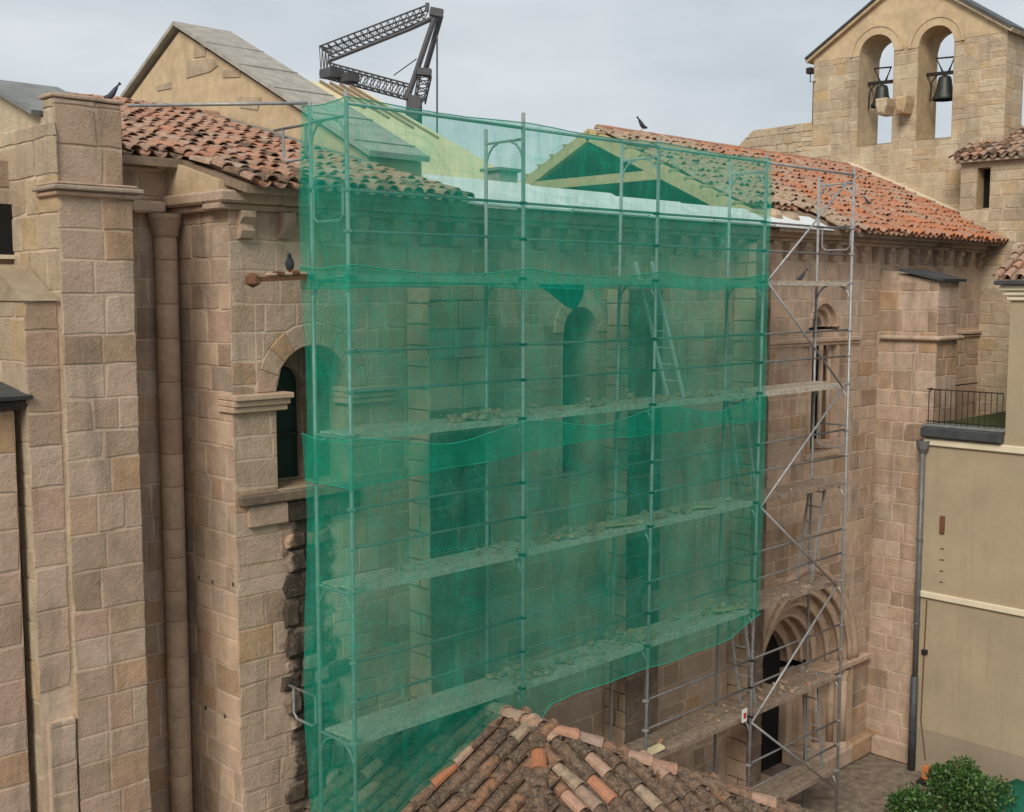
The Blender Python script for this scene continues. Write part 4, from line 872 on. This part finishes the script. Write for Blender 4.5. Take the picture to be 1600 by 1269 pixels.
# ladders
def ladder(x0, z0, x1, z1, y, label, w=.34, mt='galv'):
    t = thing('ladder', (x0, y, z0), label, 'ladder', 'ladders between the decks'); a = Vector((x0, y, z0)); b = Vector((x1, y, z1)); n = int((b-a).length/.28)
    for s in (-1, 1): MB().beam(a+Vector((0, s*w/2, 0)), b+Vector((0, s*w/2, 0)), .035, .06).obj('stile', mt, t)
    for k in range(1, n): v = a.lerp(b, k/n); MB().tube([v+Vector((0, -w/2, 0)), v+Vector((0, w/2, 0))], .014, 6).obj('rung', mt, t)
ladder(15.65, LV[1]+.02, 14.75, LV[0]+.3, 12.0, 'steel ladder behind the net leaning up to the topmost deck', mt='alu')
ladder(17.75, LV[2]+.02, 17.2, LV[1]+.1, 11.9, 'steel ladder at the free edge of the net below the doubled band')
ladder(19.9, LV[3]+.02, 20.35, LV[2]+.1, 12.0, 'steel ladder in the open bay above the portal arch')
ladder(17.85, LV[4]+.02, 17.35, LV[3]+.1, 11.9, 'steel ladder at the ragged lower corner of the net')
ladder(20.45, LV[5]+.02, 20.2, LV[4]+.1, 12.0, 'steel ladder standing in front of the portal opening')
# rubble lying on the decks
rng = random.Random(77); ru = MB()
def chunk(mb, c, s):
    V = []; c = Vector(c)
    for k in range(8): V.append(c+Vector(((k & 1)*2-1, ((k >> 1) & 1)*2-1, ((k >> 2) & 1)*1.4-.2))*s*rng.uniform(.45, 1)*.5)
    mb.add(V, [(0, 2, 3, 1), (4, 5, 7, 6), (0, 1, 5, 4), (2, 6, 7, 3), (0, 4, 6, 2), (1, 3, 7, 5)])
for lv, x0, x1, n in ((0, 8.6, 20, 130), (1, 10.3, 17.4, 700), (2, 10.8, 17.4, 850), (2, 8.6, 11, 60), (3, 11.3, 17.4, 750), (4, 14.6, 20.4, 200), (3, 17.6, 20.4, 70), (2, 17.6, 20.4, 40), (1, 17.6, 20.4, 40)):
    for _ in range(n):
        s = rng.choice((.02, .03, .045, .06, .10)) if n > 100 else rng.choice((.025, .04, .05)); xx = rng.uniform(x0, x1)
        if rng.random() > .15+.85*max(0, sin(xx*2.3+lv*1.9)+.35*sin(xx*5.1+lv)): continue
        chunk(ru, (xx, rng.uniform(SYO+.1, SYI-.1), LV[lv]+.014+s*.1+(rng.random()**3)*.06*(n > 300)), s)
tag(ru.obj('rubble', 'rubble'), 'broken stone and mortar rubble scattered over the scaffold decks', 'rubble', kind='stuff')
for x, z, l in ((13.6, LV[2], .8), (16.6, LV[3], .9), (15.9, LV[2], .5)):
    t = MB(); t.beam((x, 11.8, z+.1), (x+l*.8, 11.7, z+.06), .1, .03); tag(t.obj('plank', 'timber'), {13.6: 'short pale plank lying on rubble by the tall arched window', 16.6: 'long pale plank on the deck above the lower net hem', 15.9: 'short pale board on rubble beside the dark stained buttress'}[x], 'plank')
yl_ = MB(); v = onY(1000, 1178, 11.7); tag(yl_.beam((14.55, 11.75, LV[4]+.02), (14.95, 11.65, LV[4]+.1), .16, .05).obj('plank', 'cream_board'), 'yellow board end lying beside the pavilion ridge', 'plank')

# ------------------------------------------------------------------ NETS
def net(name, zt, zb, off, label, seed, sx1=17.6):
    rg = random.Random(seed); path = []; Lx = sx1-8.45; n1 = 14; n2 = 150
    pts = [(8.44-off, SYI+.12-(SYI+.12-SYO+.06)*k/n1, 'e') for k in range(n1)]+[(8.44-off+(Lx+off)*k/n2, SYO-.085-off, 'f') for k in range(n2+1)]
    m = 46; V = []; F = []; ph = [rg.uniform(0, 6.28) for _ in range(12)]
    for i, (x, y, e) in enumerate(pts):
        for j in range(m+1):
            v = j/m; zt_ = zt(x) if e == 'f' else zt(8.44); zb_ = zb(x) if e == 'f' else zb(8.44); z = zt_+(zb_-zt_)*v
            bay = (x-8.5)/3.02; sag = abs(sin(pi*bay)) if e == 'f' else sin(pi*i/n1)
            d = .035*sin(x*2.1+z*.6+ph[0])+.02*sin(x*6.3-z*1.7+ph[1])+.012*sin(x*13+z*3.1+ph[2])+.012*sin(z*7.5+x*1.3+ph[3])
            d = d*(.35+.65*sag)*(.3+.7*sin(pi*min(1, v+.12))) + .02*sag
            zz = z+(.022*sin(x*1.7+ph[4])+.012*sin(x*4.1+ph[5]))*(v*v if zb(x) > 1 else 0) - .04*sag*(1-v)**4
            if e == 'f': V.append((x-.022*max(0, ZTOPS-zz)*max(0, (x-12)/5.6), y+d*-1, zz))
            else: V.append((x+d*-1-.04*sin(z*1.4+ph[6]), y, zz))
    for i in range(len(pts)-1):
        for j in range(m): F.append((i*(m+1)+j, i*(m+1)+j+1, (i+1)*(m+1)+j+1, (i+1)*(m+1)+j))
    t = thing(name, (13, 11.5, zb(13)), label, 'net', 'debris nets on the scaffold')
    mesh('netting', V, F, 'net', t, True)
    for j in (0, m):
        MB().tube([V[i*(m+1)+j] for i in range(0, len(pts), 2)], .007, 5).obj('hem', 'net_hem', t)
net('debris_net', lambda x: Z(2.36), lambda x: Z(.10), .0, 'topmost green debris net, sky showing through it', 1)
net('debris_net', lambda x: Z(.36)-.06*abs(sin((x-8.5)*1.04)), lambda x: Z(-2.42)+.10*sin((x-8.4)*.5)+.035*(x-8.4), .035, 'middle green debris net hanging over the tall arched window', 2)
net('debris_net', lambda x: Z(-1.78)-.14*abs(sin((x-8.5)*1.04))**2, lambda x: Z(-6.0)-(.9*max(0, min(1, (11.9-x)/.8)))-(1.6 if x < 10.9 else 0)*min(1, (10.9-x)/.8)+.25*max(0, (x-16.6)), .07, 'lowest green debris net, its ragged hem touching the pavilion roof', 3)
tn = MB(); q = [onY(800+a/3.525, 380+b/3.525, 12.1) for a, b in ((110, 205), (405, 205), (390, 300), (350, 370), (300, 345), (220, 280))]
V = [v for v in q]+[v+Vector((0, .03, 0)) for v in q]; k = 6
tag(mesh('loose_cloth', V, [tuple(range(k)), tuple(range(k, 2*k))[::-1]]+[(i, (i+1) % k, k+(i+1) % k, k+i) for i in range(k)], 'net_hem'), 'torn dark green cloth hanging under the topmost deck', 'cloth')

# ------------------------------------------------------------------ PAVILION in front
PXr, PY0, PY1, PZr = 11.0, 10.72, 12.78, onX(775, 1110, 11.0).z-.08; HS = 3.0; PT = .49; PZe = PZr-HS*PT
pv = thing('pavilion', (11, 10, 0), 'low pavilion with old lichen covered hipped tile roof', 'pavilion')
x0, x1, y0 = PXr-HS, PXr+HS, PY0-HS
MB().add([(x0, y0, PZe), (x1, y0, PZe), (x1, PY1, PZe), (x0, PY1, PZe), (PXr, PY0, PZr), (PXr, PY1, PZr)], [(0, 1, 4), (1, 2, 5, 4), (2, 3, 5), (3, 0, 4, 5), (0, 3, 2, 1)]).obj('roof_deck', 'timber_old', pv)
for (a, b, c, d) in ((x0+.4, x1-.4, y0+.4, y0+.7), (x0+.4, x0+.7, y0+.702, PY1-.3), (x1-.7, x1-.4, y0+.702, PY1-.3)): MB().box(a, b, c, d, 0, PZe-.01).obj('wall', 'stone', pv)
cz = 1/sqrt(1+PT*PT)
def pk_p(r, u, v):
    q = r.random(); return 'tile_lichen' if (u < 0 or q < .78) else ('tile_orange' if q > .945 else ('tile_dusty' if q > .86 else 'tile_pale' if q > .82 else 'tile_lichen'))
tile_roof(pv, (x0, PY1, PZe), NY, (1, 0, PT), PY1-y0, HS/cz, lambda u, v: v*cz < min(HS, (PY1-u)-y0)-.02, pk_p, sp=.275, ex=.38, seed=12, nmax=290, jitter=.75, ts=1.2)
tile_roof(pv, (x0, y0, PZe), XV, (0, 1, PT), 2*HS, HS/cz, lambda u, v: v*cz < min(u, 2*HS-u)-.02, pk_p, sp=.275, ex=.38, seed=13, nmax=290, jitter=.75, ts=1.2)
BTV = [(v[0]*1.35, v[1], v[2]*1.35) for v in TV]
def cap_row(p, q, mats, seed):
    p, q = Vector(p), Vector(q); L_ = (q-p).length; n = int(L_/.36); d = (q-p).normalized(); rg = random.Random(seed); side = d.cross(Vector((0, 0, 1))).normalized(); up = side.cross(d)
    for k in range(n):
        c = p+d*(k*.36)+up*(.1+rg.uniform(-.01, .015)); mt = mats(k, rg); x = -side if (-side).cross(d).dot(up) > 0 else side
        R = Matrix((x, d, up)).transposed() @ Matrix.Rotation(rg.gauss(0, .05), 3, 'Z') @ Matrix.Rotation(-.04, 3, 'X')
        o = bpy.data.objects.new('hip_tile', tile_data(mt, BTV, TF, 'b')); link(o, 'hip_tile', pv, c); o.rotation_euler = R.to_euler()
    mo = MB()
    for k in range(n*3):
        for s in (-1, 1): chunk(mo, p+d*(k*.12)+side*s*.12+up*.045, rng.uniform(.05, .10))
    mo.obj('mortar_bed', 'stone_dark', pv, kind='stuff')
lo = lambda k, r: 'tile_lichen' if r.random() < .75 else 'tile_dusty'
top = Vector((PXr, PY0, PZr)); hh = Vector((-1, -1, -PT)); hL = Vector((1, -1, -PT))
cap_row(top+hh*3, top, lambda k, r: 'tile_orange' if k == 10 else lo(k, r), 1)
cap_row(top+hL*3, top, lambda k, r: 'tile_red' if r.random() < .45 else lo(k, r), 2)
cap_row((PXr, PY0-.1, PZr), (PXr, PY1, PZr), lambda k, r: 'tile_dusty' if k < 3 else lo(k, r), 3)

# ------------------------------------------------------------------ CRANE
CD = 62.0
def cp_(px, py, dd=0): return onD(px, py, CD+dd)
cr_ = thing('crane', (cp_(650, 400).x, cp_(650, 400).y, 0), 'folded dark self erecting tower crane behind the church roofs', 'crane')
def lattice(name, a0, b0, a1, b1, n, dep=1.0):
    """top chord a0-b0, bottom chord a1-b1 in pixels"""
    mb = MB(); back = (cF.copy()); back.z = 0; back.normalize(); r = .05
    A0, B0, A1, B1 = cp_(*a0), cp_(*b0), cp_(*a1), cp_(*b1); bk = back*dep
    for P, Q in ((A0, B0), (A1, B1), (A1+bk, B1+bk), (A0+bk, B0+bk)): mb.tube([P, Q], r, 5)
    for k in range(n):
        t0, t1 = k/n, (k+1)/n
        for of in (bk*0, bk):
            mb.tube([A0.lerp(B0, t0)+of, A1.lerp(B1, (t0+t1)/2)+of], r*.55, 4); mb.tube([A1.lerp(B1, (t0+t1)/2)+of, A0.lerp(B0, t1)+of], r*.55, 4)
        mb.tube([A1.lerp(B1, t0), A1.lerp(B1, t1)+bk], r*.5, 4); mb.tube([A0.lerp(B0, t0), A0.lerp(B0, t0)+bk], r*.5, 4)
    return mb.obj(name, 'crane', cr_)
lattice('upper_jib', (501, 72), (668, 8), (513, 87), (664, 23), 16); lattice('jib_knee', (499, 72), (513, 76), (499, 116), (514, 106), 3)
lattice('lower_jib', (513, 98), (640, 132), (500, 116), (636, 152), 13)
MB().tube([cp_(513, 96), cp_(640, 46), cp_(675, 29)], [.1, .1, .14], 6).obj('tie_bar', 'crane', cr_)
MB().tube([cp_(681, 22), cp_(636, 155)], .15, 8).obj('strut', 'crane', cr_); MB().tube([cp_(689, 24, .8), cp_(664, 112, .8)], .15, 8).obj('strut', 'crane', cr_)
MB().beam(cp_(672, 18), cp_(692, 22), .5, .4).obj('mast_head', 'crane', cr_); MB().beam(cp_(667, 18), cp_(668, 5), .2, .2).obj('jib_tip', 'crane', cr_)
lattice('tower_head', (655, 110), (647, 157), (672, 114), (662, 158), 4); MB().beam(cp_(653, 112), cp_(674, 114), .6, .35).obj('slew_platform', 'crane', cr_)
lattice('tower', (636, 156), (636, 430), (656, 160), (656, 430), 24); MB().beam(cp_(637, 168), cp_(656, 172), 1.2, 1.2).obj('cabin_box', 'crane', cr_)
MB().tube([cp_(683, 55), cp_(683, 260)], .05, 5).obj('hoist_rope', 'crane', cr_); MB().tube([cp_(651, 92), cp_(615, 118)], .03, 4).obj('guy_rope', 'crane', cr_)
b_ = cp_(545, 120); MB().box(b_.x-.4, b_.x+.4, b_.y-.4, b_.y+.5, b_.z-.28, b_.z+.15).obj('winch', 'crane', cr_); b_ = cp_(520, 115); MB().box(b_.x-.5, b_.x+.4, b_.y-.5, b_.y+.5, b_.z-.25, b_.z+.2).obj('winch', 'crane', cr_)
q0 = cp_(646, 425); MB().box(q0.x-1.2, q0.x+1.2, q0.y-1.2, q0.y+1.2, 0, q0.z+.6).obj('base', 'crane', cr_)

# ------------------------------------------------------------------ PIGEONS
def pigeon(base, heading, label, s=1.0):
    p = Vector(base); t = thing('pigeon', p, label, 'pigeon', 'pigeons'); h = Vector((cos(heading), sin(heading), 0)); side = Vector((-h.y, h.x, 0)); V = []; F = []; n = 10
    rings = [(-.19, .075, .010, .022), (-.12, .085, .022, .030), (-.06, .10, .045, .055), (.0, .115, .062, .066), (.05, .13, .062, .068), (.085, .16, .048, .052), (.10, .195, .032, .034), (.112, .225, .027, .028), (.13, .245, .026, .027), (.152, .245, .018, .018), (.172, .238, .005, .005)]
    for a, z, w, hh_ in rings:
        for k in range(n): g = 2*pi*k/n; V.append(p+(h*(a*.62 if a < .1 else a*.75)+side*(w*cos(g))+Vector((0, 0, (z+max(-.05, min(a, .06))*.35+hh_*sin(g)))))*s)
    for i in range(len(rings)-1):
        for k in range(n): F.append((i*n+k, i*n+(k+1) % n, (i+1)*n+(k+1) % n, (i+1)*n+k))
    F += [tuple(range(n))[::-1], tuple(range((len(rings)-1)*n, len(rings)*n))]
    mesh('body', V, F, 'pigeon', t, True)
    for q in (-1, 1): MB().tube([p+(side*.022*q+Vector((0, 0, .08)))*s, p+(side*.022*q)*s, p+(side*.026*q+h*.03)*s], .006*s, 5).obj('leg', 'orange_plastic', t)
q = onY(176, 154, BY+.2); pigeon((q.x, BY+.2, ZTOP+.05), -.4, 'slate grey pigeon perched on top of the tall buttress', .8)
q = onY(453, 432, 12.3); pigeon((q.x, 12.3, LV[0]+.035), -2.2, 'dark pigeon perched on the rusty iron bracket', .9)
q = onX(1003, 212, 20); q = onY(1003, 212, RY); pigeon((q.x, RY, RIZ+.17), 2.6, 'dark pigeon perched on the ridge behind the net', 1.1)
q = onY(1253, 437, 11.8); pigeon((q.x, 11.8, LV[0]+.02), -.8, 'pigeon standing on the open scaffold deck', .85)
def roofpt(px, py):
    d = ray(px, py); k = (EZ-EY*rs+.14-CZ)/(d.z-rs*d.y); return C0+d*k
pigeon(roofpt(1355, 321), 1.9, 'pigeon resting halfway up the orange tiles below the bell gable', .8)

# ------------------------------------------------------------------ SHRUBS
def shrub(c, rx, h, n, label, seed):
    rg = random.Random(seed); c = Vector(c); t = thing('shrub', c, label, 'shrub', 'shrubs by the cream house'); V = []; F = []
    lobes = [(c+Vector((rg.uniform(-.55, .55)*rx, rg.uniform(-.55, .55)*rx, h*rg.uniform(.35, .75))), rg.uniform(.32, .5)*rx) for _ in range(12)]
    for _ in range(n):
        lc, lr = rg.choice(lobes); d = Vector((rg.gauss(0, 1), rg.gauss(0, 1), rg.gauss(.25, 1))).normalized(); p = lc+d*lr*rg.uniform(.55, 1.05)*Vector((1, 1, .85)).length/1.64
        if p.z < .05: continue
        a = d.cross(Vector((rg.gauss(0, 1), rg.gauss(0, 1), rg.gauss(0, 1)))).normalized(); b = (d*.6+Vector((rg.gauss(0, .5), rg.gauss(0, .5), rg.gauss(.1, .5)))).normalized(); s = rg.uniform(.025, .075); k = len(V)
        V += [p, p+a*s*.5+b*s*.5, p+b*s*1.3, p-a*s*.5+b*s*.5]; F.append((k, k+1, k+2, k+3))
    mesh('foliage', V, F, 'leaf', t)
    st_ = MB()
    for k in range(7): lc = lobes[k][0]; st_.tube([c+Vector((rg.uniform(-.08, .08), rg.uniform(-.08, .08), 0)), c.lerp(lc, .5)+Vector((0, 0, .05)), lc], [.03, .02, .008], 5)
    st_.obj('stems', 'bark', t)
b1 = onZ(1508, 1292, 0); shrub(b1, .85, 1.35, 9000, 'larger round leafy shrub beside the cream house', 1)
b2 = onZ(1432, 1300, 0); shrub(b2, .68, .72, 6000, 'lower spreading shrub in front of the wall foot', 2)
for px, py, w, lb in ((1446, 1236, .13, 'faded orange plastic post tucked behind the lower shrub'), (1578, 1250, .16, 'faded orange plastic post right beside the larger shrub')):
    p = onX(px, py, YX-.55); t = thing('barrier_post', (p.x, p.y, 0), lb, 'post'); MB().box(p.x-.06, p.x+.06, p.y-w/2, p.y+w/2, .1, .42, .02).obj('post', 'orange_plastic', t); MB().box(p.x-.16, p.x+.16, p.y-w/2-.08, p.y+w/2+.08, 0, .1, .02).obj('foot', 'iron', t)

tp = onZ(1606, 1290, 0); rg = random.Random(5); V = []; F = []; n = 18
for i, (r, z) in enumerate(((.9, .02), (.8, .35), (.62, .62), (.34, .8), (.02, .86))):
    for k in range(n): a = 2*pi*k/n; f = 1+.10*sin(a*5+i)+rg.uniform(-.04, .04); V.append((tp.x+r*f*cos(a), tp.y+r*f*sin(a), z*rg.uniform(.94, 1.05)))
for i in range(4):
    for k in range(n): F.append((i*n+k, i*n+(k+1) % n, (i+1)*n+(k+1) % n, (i+1)*n+k))
tag(mesh('folded_net', V, F, 'dark_net', None, True), 'heap of folded green netting beyond the larger shrub', 'netting')
